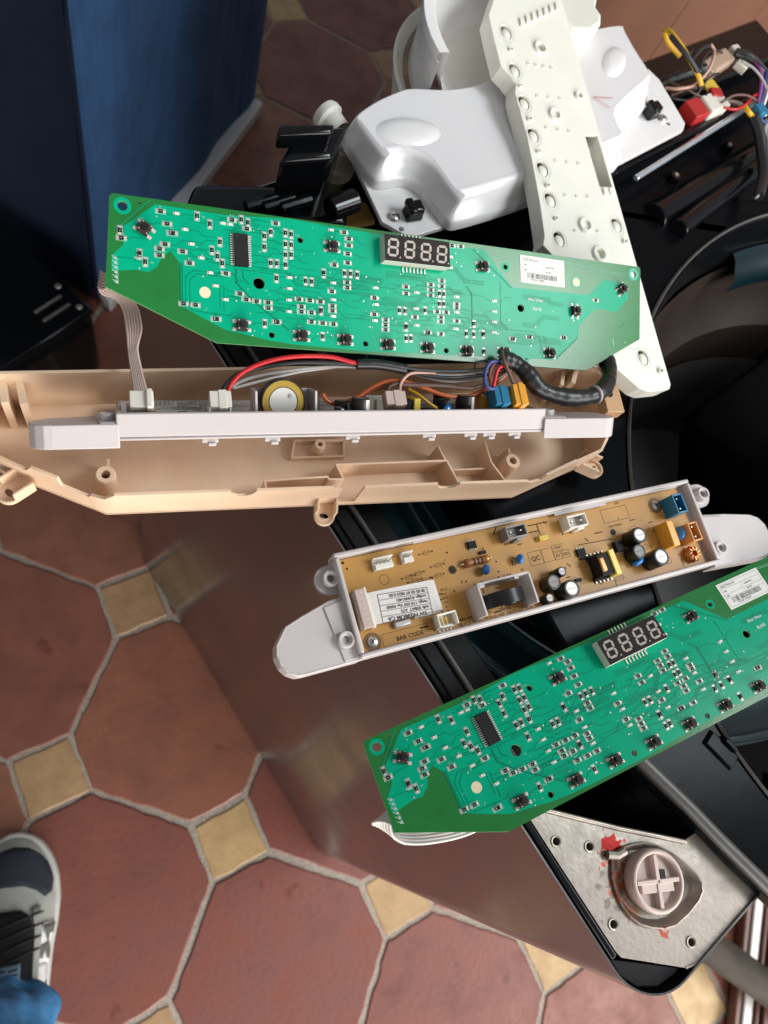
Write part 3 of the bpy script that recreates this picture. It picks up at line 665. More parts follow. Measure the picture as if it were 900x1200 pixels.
for x, y in ((0.1505, 0.3745), (0.411, 0.533)):
    m = MB(); m.lathe((x, y, DZ), [(0.0045, 0), (0.0042, 0.0018), (0.0025, 0.0028), (0.0, 0.003)], 'steel', 16, Dp); m.box((x, y, DZ+0.0029), (0.004, 0.0008, 0.0006), 'chip_black', 0.5, Dp); m.build('screw', disp, smooth=50)

# ------------------------------------------------------------------ long ivory strip (panel carrier)
s1 = Vector((0.3631, 0.2568, 0.937))   # right edge runs from top to bottom point
xa = (s1-Vector((0.2848, 0.5725, 0.985))).normalized(); 
SO = Vector((0.2848, 0.5725, 0.985))
SM = frame(SO, xa, Vector((0.05, 0.1, 1.0)))
SMi = SM.inverted()
strip = thing('ivory_panel_strip', 'long ivory plastic button carrier strip with a pointed end, lying across the dispenser', 'plastic strip', SM)
def sl(x, y, z): 
    p = SMi @ Vector((x, y, z)); return (p.x, p.y)
LS = (s1-SO).length
# local: x along the right edge, y to the right (so the strip spans negative y)
outl = [(-28, 3), (325, 0.5), (328.5, -2), (329, -6), (328.5, -24), (325, -31.5), (303, -52.5), (217, -78), (210.5, -83), (203.5, -79.5), (178, -75.5), (145, -72), (124, -70.3), (88, -70), (80, -67), (73, -71), (66, -76.5), (45, -76), (23, -74.5), (12.5, -68), (1, -61), (-12, -52), (-22, -40), (-28, -25)]
outl = [(x*mm, y*mm) for x, y in outl]
slot = [(0.119, -0.001), (0.163, -0.001), (0.163, -0.0135), (0.119, -0.0135)]
ovals = [(36, -62.5), (68.3, -64.6), (95.3, -64.3), (122.0, -64.0), (149.8, -64.1), (174.6, -65.0), (206, -67), (302, -19), (195, -7.5)]
ovals = [(x*mm, y*mm) for x, y in ovals]
def oval(x, y, a, b, n=16): return [(x+a*cos(2*pi*i/n), y+b*sin(2*pi*i/n)) for i in range(n)]
holes = [slot, circ((0.047, -0.0338), 0.0036, 14), circ((0.2190, -0.0330), 0.0042, 14), circ((0.3139, -0.0064), 0.0018, 10)] + [oval(x, y, 0.0064, 0.0048) for x, y in ovals]
m = MB(); m.plate(outl, holes, -0.0025, 0.0, 'ivory_plastic'); m.build('strip_plate', strip, bevel=0.0007, smooth=None)
m = MB()
for a, b in zip(outl, outl[1:]+outl[:1]):
    d = Vector((b[0]-a[0], b[1]-a[1])); c = ((a[0]+b[0])/2, (a[1]+b[1])/2); nn = Vector((-d.y, d.x)).normalized()*0.001
    m.box((c[0]+nn.x*(-1), c[1]+nn.y*(-1), -0.0085), (d.length, 0.0016, 0.0118), 'ivory_plastic', math.atan2(d.y, d.x))
m.build('strip_skirt', strip)
for x, y in ovals:
    m = MB(); m.lathe((0, 0, 0), [(0.0, -0.0002), (0.0030, -0.0003), (0.0038, -0.0009), (0.0041, -0.005)], 'ivory_plastic', 18); m.ring((0, 0), 0.0062, 0.0070, 0.0002, 'ivory_plastic', 20)
    o = m.build('button_spring', strip, smooth=50); o.location = (x+0.0012, y+0.0004, 0); o.scale = (1.25, 0.95, 1)
for x, y, r in ((0.1041, -0.0381, 0.0056), (0.086, -0.0086, 0.0038), (0.047, -0.0338, 0.0060), (0.219, -0.0331, 0.0066), (0.1955, -0.0390, 0.0062), (0.0517, -0.0635, 0.0018), (0.082, -0.0640, 0.0014), (0.1094, -0.0640, 0.0020), (0.136, -0.0643, 0.0016), (0.1636, -0.0646, 0.0020), (0.190, -0.0655, 0.0016), (0.2092, -0.0047, 0.0022), (0.3139, -0.0064, 0.0024)):
    m = MB(); m.lathe((x, y, 0), [(r*1.12, 0), (r, 0.0012), (r*0.93, 0.0020), (r*0.66, 0.0020), (r*0.55, -0.002)], 'ivory_plastic', 20); m.disc((x, y), r*0.57, -0.0018, 'ivory_plastic', 14); m.build('boss', strip, smooth=40)
for x0, x1, k_ in ((0.0618, 0.0634, 4), (0.0892, 0.0896, 3), (0.1156, 0.1172, 3), (0.1431, 0.1444, 3), (0.171, 0.172, 3), (0.1996, 0.2001, 4)):
    for k in range(k_):
        t = k/(k_-1); m = MB(); m.lathe((x0+(x1-x0)*t, -0.0500+0.0217*t, 0), [(0.0016, 0), (0.0014, 0.0006), (0.0008, 0.0007), (0.0006, -0.0002), (0, -0.0002)], 'ivory_plastic', 10); m.build('light_pip', strip)
for k in range(7):
    t = k/6; m = MB(); m.box((0.0265-0.019*t, -0.0455+0.0405*t, 0.0007), (0.0068, 0.0034, 0.0018), 'ivory_plastic', -0.12); m.build('rib', strip, bevel=0.0004)
for k in range(2):
    m = MB(); m.box((0.1672, -0.0035-0.0062*k, 0.0006), (0.006, 0.0045, 0.0020), 'ivory_plastic'); m.build('slot_tab', strip, bevel=0.0004)
m = MB(); m.box((0.141, 0.0005, -0.006), (0.044, 0.0014, 0.011), 'ivory_plastic'); m.box((0.141, -0.0150, -0.006), (0.044, 0.0014, 0.011), 'ivory_plastic'); m.build('slot_wall', strip)

# ------------------------------------------------------------------ green display boards
RH = [(19.6, -0.1), (22.9, -6.4), (21.6, -17.6), (18.7, -20.4), (18.6, -23.9), (30.8, -20.3), (34.4, -26.2), (54.2, -29.6), (61.9, -40.0), (65.5, -42.9), (71.5, -43.3), (78.2, -43.4), (78.2, -46.6), (30.8, -48.7), (37.2, -48.8), (58.3, 0.9), (66.6, -2.9), (83.5, 2.6), (-0.7, -17.2), (125.7, 3.2), (128.7, -0.2), (128.6, -4.2), (127.8, -9.3), (127.7, -14.7), (119.1, -17.0), (127.1, -26.4), (127.1, -29.6), (117.2, -32.9), (96.7, -39.6), (103.3, -39.7), (109.9, -39.7), (98.1, -43.8), (98.0, -46.8), (104.2, -46.7), (117.4, -41.5), (117.4, -44.4), (104.1, -52.1), (111.1, -52.3), (117.8, -52.3), (166.4, -24.8), (166.4, -29.1), (144.8, -33.9), (144.5, -44.0), (172.3, -43.1), (152.1, -46.7), (152.0, -49.7), (151.9, -52.6), (183.9, -21.6), (183.8, -24.9), (183.7, -28.3), (191.9, -18.3), (191.9, -21.7), (188.1, -38.2), (194.6, -38.0), (190.8, -41.4), (190.7, -44.4), (190.6, -52.2), (202.6, -32.0), (202.5, -34.3), (202.4, -42.9), (199.8, 5.0), (206.3, 5.4), (315.7, -18.2)]
RV = [(39.0, 0.1), (45.9, -3.3), (51.3, -12.5), (46.8, -17.6), (49.8, -20.7), (52.4, -24.2), (11.2, -28.4), (63.6, 1.7), (67.3, 0.6), (76.7, -5.8), (76.6, -12.0), (80.6, -2.9), (80.2, -20.7), (83.8, -20.5), (83.4, -29.0), (76.1, -55.6), (-1.4, -13.3), (89.3, -2.2), (92.7, -2.6), (89.2, -8.8), (92.6, -8.7), (89.1, -14.9), (92.5, -14.4), (89.0, -20.6), (101.0, -28.6), (104.7, -28.6), (125.7, -21.4), (129.5, -21.1), (133.8, -21.2), (161.7, -40.0), (165.5, -40.0), (179.6, -38.3), (166.0, -56.9), (169.3, -56.6), (190.1, -26.6), (193.3, -26.6), (189.9, -33.2), (193.2, -32.9), (111.0, -60.1), (215.1, -43.5), (209.4, -50.5), (215.0, -50.4), (215.3, -43.5)]
DH = [(25.5, -11.1), (48.4, -55.5), (83.2, -54.1), (181.2, -52.0), (245.1, -50.8), (258.5, -48.6), (287.2, -46.8)]
DV = [(8.3, -24.6), (112.3, -22.8), (166.1, -49.8), (110.2, -45.1), (222.2, -49.8), (222.3, -61.1)]
WH = [(27.9, -0.1), (32.4, -8.1), (35.7, -15.6), (40.9, -22.6), (45.6, -30.2), (48.5, -37.1), (53.9, -44.2), (57.2, -1.8), (53.1, -1.8), (91.2, -27.7), (91.1, -34.1), (90.7, -40.7), (90.6, -47.4), (118.3, -27.8), (118.1, -37.8), (117.9, -47.6), (117.4, 3.5), (145.8, -27.8), (145.9, -37.9), (145.0, -47.7), (174.0, -27.7), (173.4, -37.8), (173.6, -48.2), (202.7, -27.4), (202.5, -37.3), (201.9, -48.0), (198.5, -2.3), (198.3, -9.2), (231.4, -27.1), (231.3, -34.1), (231.1, -41.0), (231.0, -47.9)]
SW = [(11.0, -11.0), (62.7, -57.9), (117.7, -6.5), (97.8, -60.9), (125.2, -61.1), (153.2, -61.8), (180.8, -61.8), (209.4, -61.6), (222.4, -5.8), (237.8, -60.6), (274.9, -58.4), (297.1, -27.7), (339.0, -8.0)]
HOLES = [(0.2, -0.1), (9.0, 3.0), (73.2, -32.9), (80.1, -61.7), (80.0, -61.4), (138.6, -62.2), (194.5, -62.3), (98.3, -5.0), (240.6, -3.6), (252.2, -29.8), (351.0, 4.1), (255.9, -62.2)]
DOT = [(42.6, -41.3), (299.0, -7.3)]
LABEL = [(253.3, 5.9), (289.1, 6.3), (287.9, -12.1), (252.0, -12.2)]
POUR = [(16.9, 3.3), (54.4, 3.0), (91.2, 6.4), (148.3, 5.3), (224.4, 5.3), (245.2, -16.4), (309.9, -15.2), (322.8, -3.0), (344.6, -3.1), (345.4, -14.1), (334.2, -24.6), (316.0, -23.8), (301.1, -36.8), (299.8, -46.0), (281.2, -62.1), (247.1, -63.6), (210.8, -64.4), (139.0, -66.9), (92.6, -66.1), (79.4, -65.0), (53.2, -60.9), (38.9, -54.4), (29.6, -49.9), (28.9, -26.3), (24.4, -20.9), (20.3, -23.8), (17.4, -30.0), (12.8, -33.5), (6.7, -33.0), (-5.9, -35.1), (-5.7, -27.1), (0.3, -20.5), (0.5, -10.8)]

# (all board coordinates are millimetres in the board's own plane, mounting hole at the top left = 0,0)
OUTB = [(-6.2, 6.0), (357.4, 10.2), (355.8, -42.7), (310.4, -61.8+0.5), (300, -67.0), (48.0, -68.5), (-9.0, -43.3)]
OUTB = [(-6.2, 4.2), (-4.6, 5.8), (356.2, 10.2), (357.6, 8.8), (355.8, -42.4), (306.5, -68.0), (48.6, -68.5), (-9.0, -43.6)]
HR_ = [2.55, 0.8, 3.3, 1.75, None, 1.75, 1.75, 1.75, 1.75, 2.6, 2.4, 1.75]
HO = [(x, y, r) for (x, y), r in zip(HOLES, HR_) if r]
LABEL_B = 'upper green display circuit board, above the cream tray, right end on the ivory strip'
board = thing('display_board', LABEL_B, 'circuit board', None, 'green display circuit boards')
K = Matrix.Diagonal((mm, mm, mm, 1))
m = MB(); m.plate(OUTB, [circ((x, y), r, 18) for x, y, r in HO], -1.6, 0, 'pcb_green', K, 'pcb_edge')
pcb = m.build('board_panel', board, smooth=None)
# copper pour under the mask, hole rings, routed traces
CLR = HO+[(x, y, 4.0) for x, y in DOT]
def offset_clear(p, rr): return all(math.hypot(p[0]-x, p[1]-y) > r+rr for x, y, r in CLR)
def seg_clear(a, b, rr): return all(offset_clear((a[0]+(b[0]-a[0])*k/8, a[1]+(b[1]-a[1])*k/8), rr) for k in range(9))
m = MB(); m.plate(POUR, [c_ for c_ in [next((q for q in (circ((x, y), r+.9, 20), circ((x, y), r+.4, 20), circ((x, y), r+.05, 20)) if all(inside(t, POUR) for t in q)), None) for x, y, r in HO if r > 1] if c_], 0.02, 0.06, 'copper_pour', K)
# a second island at the right end and the trough at the left
m.build('copper_pour', board, smooth=None)
m = MB()
for x, y, r in HO:
    m = MB()
    if r > 1: m.ring((x, y), r*1.02, r+(2.0 if r > 2 else 1.5), 0.09, 'mint_ring' if (y > 2) else 'copper_pour', 22, K); m.build('hole_ring', board)
for x, y in DOT: m = MB(); m.disc((x, y), 3.1, 0.09, 'beige_dot', 20, K); m.ring((x, y), 3.1, 4.0, 0.085, 'copper_pour', 20, K); m.build('fiducial_dot', board)

rnd = random.Random(11)
m = MB(); zi = 0
def route(pts, wd):
    global zi
    ok = all(inside(p, POUR) for p in pts) and all(inside(((a[0]+b[0])/2, (a[1]+b[1])/2), POUR) and seg_clear(a, b, 1.6) for a, b in zip(pts[:-1], pts[1:]))
    if ok: m.strip(pts, wd, 0.10+0.0015*(zi % 30), 'trace_dark', K); zi += 1
    return ok
g_ = lambda t: round(t/1.1)*1.1
for x0, y0 in RH+RV+WH:          # short escapes from the pads: out, 45 degree jog, on
    for sx in (-1, 1):
        if rnd.random() < 0.62:
            L1, J, L2 = rnd.uniform(2, 6), rnd.choice((-1, 1))*rnd.choice((1.1, 2.2, 3.3)), rnd.uniform(3, 13)
            a = (x0+sx*2.0, y0); b = (g_(a[0]+sx*L1), y0); c = (b[0]+sx*abs(J), y0+J); d = (c[0]+sx*L2, c[1])
            route([a, b, c, d], 0.32)
done = 0; tries = 0
while done < 16 and tries < 900:  # buses: parallel lines with shared bends
    tries += 1
    x, y = g_(rnd.uniform(0, 280)), g_(rnd.uniform(-62, 2)); L1, J, L2 = rnd.uniform(10, 26), rnd.choice((-1, 1))*rnd.choice((2.2, 4.4, 6.6)), rnd.uniform(8, 22); sg = 1 if J > 0 else -1
    if all(route([(x, y+1.1*k), (x+L1-0.5*sg*k, y+1.1*k), (x+L1-0.5*sg*k+abs(J), y+1.1*k+J), (x+L1+abs(J)+L2, y+1.1*k+J)], 0.36) for k in range(rnd.choice((2, 3, 4)))): done += 1
for r_ in (8.2, 10.4):            # square guard lines round the fiducial, as on the photographed board
    x, y = DOT[0]; m.strip([(x-r_, y-r_*.9), (x-r_, y+r_*.7), (x-r_+4, y+r_*.7+4), (x+r_+3, y+r_*.7+4)], 0.4, 0.16, 'trace_dark', K); m.strip([(x+r_, y-r_*.9), (x+r_, y+3)], 0.4, 0.16, 'trace_dark', K)
m.strip([(30.5, -27), (30.5, -47), (36, -52), (56, -53), (58, -51)], 0.4, 0.163, 'trace_dark', K)
m.strip([(210, -20), (214, -24), (214, -46), (208, -52)], 0.9, 0.164, 'trace_dark', K); m.strip([(236, -14), (236, -40), (241, -45), (262, -45), (268, -50), (268, -59)], 0.4, 0.165, 'trace_dark', K)
m.strip([(60, -27), (60, -34), (68, -42), (90, -58)], 0.9, 0.166, 'trace_dark', K); m.strip([(64, -27), (64, -31), (67, -34)], 0.5, 0.167, 'trace_dark', K)
for (a, b) in (((244.9, -17), (216, 4.5)), ((281, -61.5), (299, -46)), ((29.5, -27), (29.5, -49))): m.strip([a, b], 0.7, 0.15, 'trace_dark', K)
m.strip([(296, -33), (296.3, -47), (289, -50)], .35, .15, 'silk_mint', K); m.strip([(300, -33), (300.3, -45)], .35, .15, 'silk_mint', K)
m.build('copper_trace', board)['kind'] = 'stuff'
m = MB()
for k in range(150):
    x, y = rnd.uniform(-2, 300), rnd.uniform(-63, 4)
    if inside((x, y), POUR) and offset_clear((x, y), 1.5): m.disc((x, y), rnd.uniform(0.3, 0.5), 0.16, 'solder' if rnd.random() < .6 else 'silk_mint', 8, K)
m.build('via', board)['kind'] = 'stuff'
# silkscreen
m = MB()
m.text('Won Ware', 258, -23.2, 2.6, 0.16, 'silk_white', 0.0, K); m.text('RoHS', 262, -29.2, 2.9, 0.16, 'silk_white', 0.0, K)
for lst, off in ((RH, (0, 2.3)), (DH, (0, 2.6)), (SW, (-1, 5.6)), (RV, (3.6, 0.0))):
    for i, (x, y) in enumerate(lst):
        if (i*7) % 3 == 0: m.text(('R%d', 'D%d', 'K%d')[0 if lst in (RH, RV) else 1 if lst is DH else 2] % (i+1), x+off[0], y+off[1], 1.5, 0.155, 'silk_mint', 0, K, 'CENTER')
m.strip([(331, -44), (331, -49)], .7, .15, 'silk_mint', K); m.strip([(341, -46), (343, -46)], .6, .15, 'silk_mint', K); m.strip([(336, -36), (342, -32)], .5, .15, 'trace_dark', K)
m.strip([(345, -50), (355.5, -49.6)], .5, .15, 'silk_mint', K)
m.strip([(-3, 1.5-14), (14.0, 5.0)], 0.35, 0.14, 'copper_pour', K)
for k in range(5): m.strip([(285+k*4, 6-k*1.2), (340+k*2, 3-k*1.6)], .25, .14, 'silk_mint', K) if k < 2 else None
m.build('silkscreen', board)['kind'] = 'stuff'
# shared meshes of the small parts
def smd(kind):
    m = MB()
    if kind == 'R':
        for s in (-1, 1): m.box((s*1.85, 0, 0.14), (1.1, 1.8, 0.2), 'solder', 0, K); m.box((s*1.32, 0, 0.40), (0.28, 1.5, 0.6), 'solder', 0, K)
        m.box((0, 0, 0.42), (2.4, 1.55, 0.66), 'chip_black', 0, K); m.box((-.1, 0, 0.76), (0.9, .16, 0.02), 'cap_stripe', 0, K)
        m.rect(-2.6, -1.3, 2.6, 1.3, 0.16, 0.13, 'silk_white', K)
    elif kind == 'D':
        for s in (-1, 1): m.box((s*1.9, 0, 0.14), (1.3, 1.7, 0.2), 'solder', 0, K)
        m.box((0, 0, 0.62), (2.9, 1.9, 1.1), 'chip_black', 0, K, top=0.92); m.box((-1.0, 0, 1.19), (0.3, 1.6, 0.02), 'cap_stripe', 0, K)
        m.rect(-2.9, -1.35, 2.9, 1.35, 0.2, 0.13, 'silk_white', K)
    else:
        for s in (-1, 1): m.box((s*1.3, 0, 0.14), (0.9, 1.5, 0.2), 'solder', 0, K)
        m.box((0, 0, 0.42), (1.8, 1.35, 0.62), 'led_white', 0, K); m.box((0.35, 0, 0.76), (0.5, 0.9, 0.04), 'disp_body', 0, K)
    return m.mesh('smd_'+kind)
mR, mD, mW = smd('R'), smd('D'), smd('L')
for lst, me, nm, rz in ((RH, mR, 'resistor', 0), (RV, mR, 'resistor', pi/2), (DH, mD, 'diode', 0), (DV, mD, 'diode', pi/2), (WH, mW, 'status_led', 0)):
    for i, (x, y) in enumerate(lst): inst(me, nm, board, (x*mm, y*mm, 0), rz+random.uniform(-.03, .03))
m = MB()
m.box((0, 0, 1.7), (6.2, 6.2, 3.2), 'part_brown', 0, K, top=0.96); m.box((0, 0, 3.4), (5.3, 5.3, 0.3), 'cap_stripe', 0, K) if False else m.box((0, 0, 3.4), (5.6, 5.6, 0.3), 'part_brown', 0, K)
m.cyl((0, 0, 3.5), 1.75, 1.7, 'chip_black', 16, 1.6, K)
for sx in (-1, 1):
    for sy in (-1, 1):
        m.box((sx*4.1, sy*2.25, 0.35), (2.0, 1.0, 0.55), 'solder', 0, K); m.box((sx*3.15, sy*2.25, 1.2), (0.3, 1.0, 1.8), 'solder', 0, K); m.cyl((sx*2.3, sy*2.3, 3.5), 0.35, 0.15, 'solder', 6, M=K)
    m.box((sx*4.3, 2.2, 0.16), (2.0, 1.9, 0.1), 'solder', 0, K); m.box((sx*4.3, -2.2, 0.16), (2.0, 1.9, 0.1), 'solder', 0, K)
mS = m.mesh('push_button')
for i, (x, y) in enumerate(SW): inst(mS, 'push_button', board, (x*mm, y*mm, 0), (-0.55 if i == 0 else pi/2 if i == 11 else 0.65 if i == 12 else 0)+random.uniform(-.05, .05))
# 28 pin chip
m = MB(); m.box((62.9, -15.7, 1.45), (8.0, 18.4, 2.3), 'chip_black', 0.03, K, top=0.95); m.disc((60.2, -8.6), 0.6, 2.62, 'part_brown', 10, K); ch = m.build('microcontroller', board)
m = MB()
for k in range(14):
    for s in (-1, 1): m.box((62.9+s*4.9, -15.7+(k-6.5)*1.27, 0.45), (1.9, 0.62, 0.5), 'solder', 0.03, K); m.box((62.9+s*4.05, -15.7+(k-6.5)*1.27, 1.0), (0.3, 0.62, 1.2), 'solder', 0.03, K)
m.build('pin', ch)
# four digit display
DX, DY, DR = 171.6, -4.2, 0.02
TD = K @ Matrix.Translation((DX, DY, 0)) @ Matrix.Rotation(DR, 4, 'Z')
m = MB(); m.box((0, 0, 3.6), (45.4, 16.2, 7.2), 'disp_body', 0, TD, top=0.99); dsp = m.build('digit_display', board, bevel=0.0003)
m = MB(); m.box((0, 0, 7.25), (44.9, 15.8, 0.12), 'disp_face', 0, TD); m.build('display_face', dsp)
def seg(cx, cy, L, wd, a):
    h = wd/2; p = [(-L/2, 0), (-L/2+h, h), (L/2-h, h), (L/2, 0), (L/2-h, -h), (-L/2+h, -h)]
    return [(cx+x*cos(a)-y*sin(a), cy+x*sin(a)+y*cos(a)) for x, y in p]
m = MB(); sl_ = 0.10
for (cx_, cy_, L_, a_0) in ((0.55, 4.8, 5.4, 0), (0, 0, 5.4, 0), (-0.55, -4.8, 5.4, 0), (-2.75, 2.4, 4.4, 1.47), (3.15, 2.4, 4.4, 1.47), (-3.2, -2.4, 4.4, 1.47), (2.65, -2.4, 4.4, 1.47)):
    m.prism(seg(cx_, cy_, L_, 1.45, a_0), 7.32, 7.40, 'segment', TD)
mdg = m
for k in range(4):
    mk = MB(); T2 = Matrix.Translation(((k-1.5)*11.2*mm, 0, 0))
    for vv in [0]: mk.v = [tuple(T2 @ Vector(p)) for p in mdg.v]; mk.f = mdg.f; mk.m = mdg.m; mk.mats = mdg.mats
    mk.build('digit', dsp)
m = MB()
for k, (x, y) in enumerate(((0.3, 2.2), (-0.2, -2.2), (-12.4, -5.4), (10.2, -5.4), (21.2, -5.6))): m.disc((x, y), 0.55, 7.36, 'segment' if k > 1 else 'part_brown', 10, TD)
m.build('decimal_dot', dsp)
m = MB()
for k in range(7):
    m.box((-7.5+k*2.54, -9.8, 0.5), (0.75, 3.6, 0.4), 'solder', 0, TD); m.box((-7.5+k*2.54, -8.4, 1.4), (0.6, 0.5, 2.2), 'solder', 0, TD)
    m.box((-7.5+k*2.54, 9.8, 0.5), (0.75, 3.6, 0.4), 'solder', 0, TD) if k < 6 else None
m.build('pin', dsp)
# sticker
LX, LY, LW, LH = 252.3, -12.3, 36.4, 18.3
m = MB(); m.box((LX+LW/2, LY+LH/2, 0.16), (LW, LH, 0.12), 'paper', 0.008, K); st = m.build('sticker', board)
m = MB(); z = 0.24
m.rect(LX+1.6, LY+1.3, LX+LW-1.6, LY+LH-1.3, 0.16, z, 'ink', K)
for yy in (14.0, 10.0, 7.2): m.strip([(LX+1.6, LY+yy), (LX+LW-1.6, LY+yy-(0 if yy > 8 else 0))], 0.16, z, 'ink', K)
m.strip([(LX+18.5, LY+14.0), (LX+18.5, LY+7.2)], 0.16, z, 'ink', K)
m.text('ELECTROLUX', LX+2.4, LY+15.5, 2.0, z, 'ink', 0, K); m.text('P/N', LX+2.6, LY+12.0, 1.7, z, 'ink', 0, K); m.text('VER.', LX+2.6, LY+8.6, 1.6, z, 'ink', 0, K); m.text('A00997501', LX+20.4, LY+12.0, 1.6, z, 'ink', 0, K); m.text('202109', LX+20.4, LY+8.6, 1.6, z, 'ink', 0, K)
x = LX+5.5; rb = random.Random(5)
while x < LX+30.5:
    wb = rb.choice((0.22, 0.22, 0.4, 0.6)); m.strip([(x, LY+3.6), (x, LY+6.7)], wb, z, 'ink', K); x += wb+rb.choice((0.25, 0.3, 0.5))
m.text('0721006 1AF00001', LX+8.2, LY+2.5, 1.5, z, 'ink', 0, K)
m.build('sticker_print', st)['kind'] = 'stuff'
m = MB()
for k in range(6):
    m.cyl((-4.1+0.12*k, -27.8-2.5*k, 0.0), 0.62, 0.7, 'solder', 8, 0.2, K); m.ring((-4.1+0.12*k, -27.8-2.5*k), 0.6, 1.0, 0.12, 'silk_mint', 10, K); m.strip([(-5.6, -26.8-2.5*k), (-2.4, -29.0-2.5*k)], .22, .15, 'silk_white', K)
m.build('header_pin', board)
m = MB(); m.box((-3.6, -34.6, -3.4), (4, 17, 3.6), 'conn_white', 0, K); m.build('ribbon_header', board)
M1 = Matrix(((0.98807, -0.06689, 0.13871, -0.02781), (0.10731, 0.9451, -0.30866, 0.28530), (-0.11045, 0.31986, 0.941, 1.00903), (0, 0, 0, 1)))
M2 = Matrix(((0.93681, -0.32985, -0.1166, 0.11963), (0.34405, 0.92904, 0.13605, 0.00921), (0.06345, -0.16757, 0.98382, 0.93750), (0, 0, 0, 1)))
board.matrix_world = M1
board2 = copy_tree(board); board2.matrix_world = M2
board2['label'] = 'lower green display circuit board, over the metal corner bracket, running out of frame'

# ------------------------------------------------------------------ power module: white tray with a tan circuit board
GO, GX = (0.10843, 0.05504, 0.940), (0.97114, 0.23852, 0)
mod = thing('power_board_module', 'tan power circuit board lying face up in a white tray with rounded ears', 'circuit board', frame(GO, GX, (0, 0, 1)), 'power boards in white trays')
BL, BW, BH = 260.0, 61.0, 15.0
m = MB()
m.prism([(0, 0), (BL, 0), (BL, BW), (0, BW)], 0, 1.8, 'white_plastic', K)
for c, d_ in (((BL/2, 1.4, 8.4), (BL, 2.8, 13.2)), ((BL/2, BW-1.4, 8.4), (BL, 2.8, 13.2)), ((1.4, BW/2, 8.4), (2.8, BW-5.6, 13.2)), ((BL-1.4, BW/2, 8.4), (2.8, BW-5.6, 13.2))): m.box(c, d_, 'white_plastic', 0, K)
tray = m.build('tray', mod, bevel=0.0009, seg=2)
m = MB()
m.box((150, BW-3.0, 12.3), (200, 1.6, 1.2), 'white_plastic', 0, K); m.box((170, BW-3.8, 11.8), (40, 3, 0.8), 'white_plastic', 0, K); m.build('tray_ledge', mod)
def ear(pts, hx, hy, lug, lx, ly, step):
    m = MB(); m.plate(pts, [circ((hx, hy), 1.9, 16)], 7.2, 9.0, 'white_plastic', K)
    n = len(pts)
    for a, b in zip(pts[:-1], pts[1:]):
        d_ = Vector((b[0]-a[0], b[1]-a[1])); m.box(((a[0]+b[0])/2, (a[1]+b[1])/2, 2.6), (d_.length+1.0, 1.4, 13.0), 'white_plastic', math.atan2(d_.y, d_.x), K)
    o = m.build('mounting_ear', mod, bevel=0.0006)
    for x, y in ((hx, hy), (lx, ly)):
        m = MB(); m.lathe((x, y, 3.5 if x == lx else 7.0), [(7.2 if x == lx else 5.4, -2), (7.0 if x == lx else 5.2, 1.2), (5.0 if x == lx else 4.7, 1.6), (4.8, 6.0), (4.4, 6.6), (3.4, 6.6), (3.0, 5.6), (2.1, 5.0), (2.0, -2)], 'white_plastic', 24, K); m.disc((x, y), 2.0, 3.2 if x == lx else 6.8, 'chip_black', 14, K); m.build('screw_post', mod, smooth=35)
    m = MB(); m.plate(lug, [], 1.5, 4.6, 'white_plastic', K); m.build('mounting_lug', mod, bevel=0.0006)
earL = [(1, 36), (-8, 35.5), (-23.6, 31.0), (-34.9, 27.2)] + [(-42.6+0.4, 18.5), (-43.2, 13.2), (-42.0, 7.4), (-39.5, 3.6), (-35.3, 0.8), (-31.5, 0.4), (1, 0.4)]
earR = [(259, -1.2), (303, -4.0), (309.3, -1.2), (313.5, 3.5), (315.5, 10.0), (314.8, 18.0), (311.5, 23.5), (305.5, 27.0), (285, 31.5), (259, 35.5)]
ear(earL, -4.8, 12.4, arc((-3.2, 48.4), 8.6, 90, 270, 14) + [(2, 39.8), (2, 57)], -3.2, 48.4, 1)
ear(earR, 266.6, 9.8, arc((273.4, 49.6), 8.6, -90, 90, 14) + [(258, 58.2), (258, 41)], 273.4, 49.6, 1)
m = MB(); m.prism([(2, 1), (2, 35), (-12, 33), (-8, 1)], 8.9, 10.0, 'white_plastic', K); m.build('ear_step', mod, bevel=.0003)
m = MB(); m.prism([(258, 0), (258, 34.5), (281, 31), (274, -1.6)], 8.9, 10.0, 'white_plastic', K); m.build('ear_step', mod, bevel=.0003)
for x in (49, 84, 132, 181, 209, 222, 240):
    m = MB(); m.box((x, 4.0, -1.2), (9, 3.2, 2.6), 'white_plastic', 0, K); m.box((x+1, 3.6, -3.2), (4.4, 5.5, 1.8), 'white_plastic', 0, K); m.build('clip_hook', mod, bevel=0.0005)
m = MB(); m.box((BL/2-2.0, BW/2, 7.7), (BL-9, BW-6.2, 1.6), 'pcb_tan', 0, K); m.box((BL/2, BW/2, 6.2), (BL-5, BW-5, 1), 'white_plastic', 0, K); pt = m.build('board_panel', mod, bevel=0.0002)
ZP = 8.55
K0 = K; K = Matrix.Translation((-0.0013, -0.0006, 0)) @ Matrix.Diagonal((0.989*mm, 0.989*mm, mm, 1))
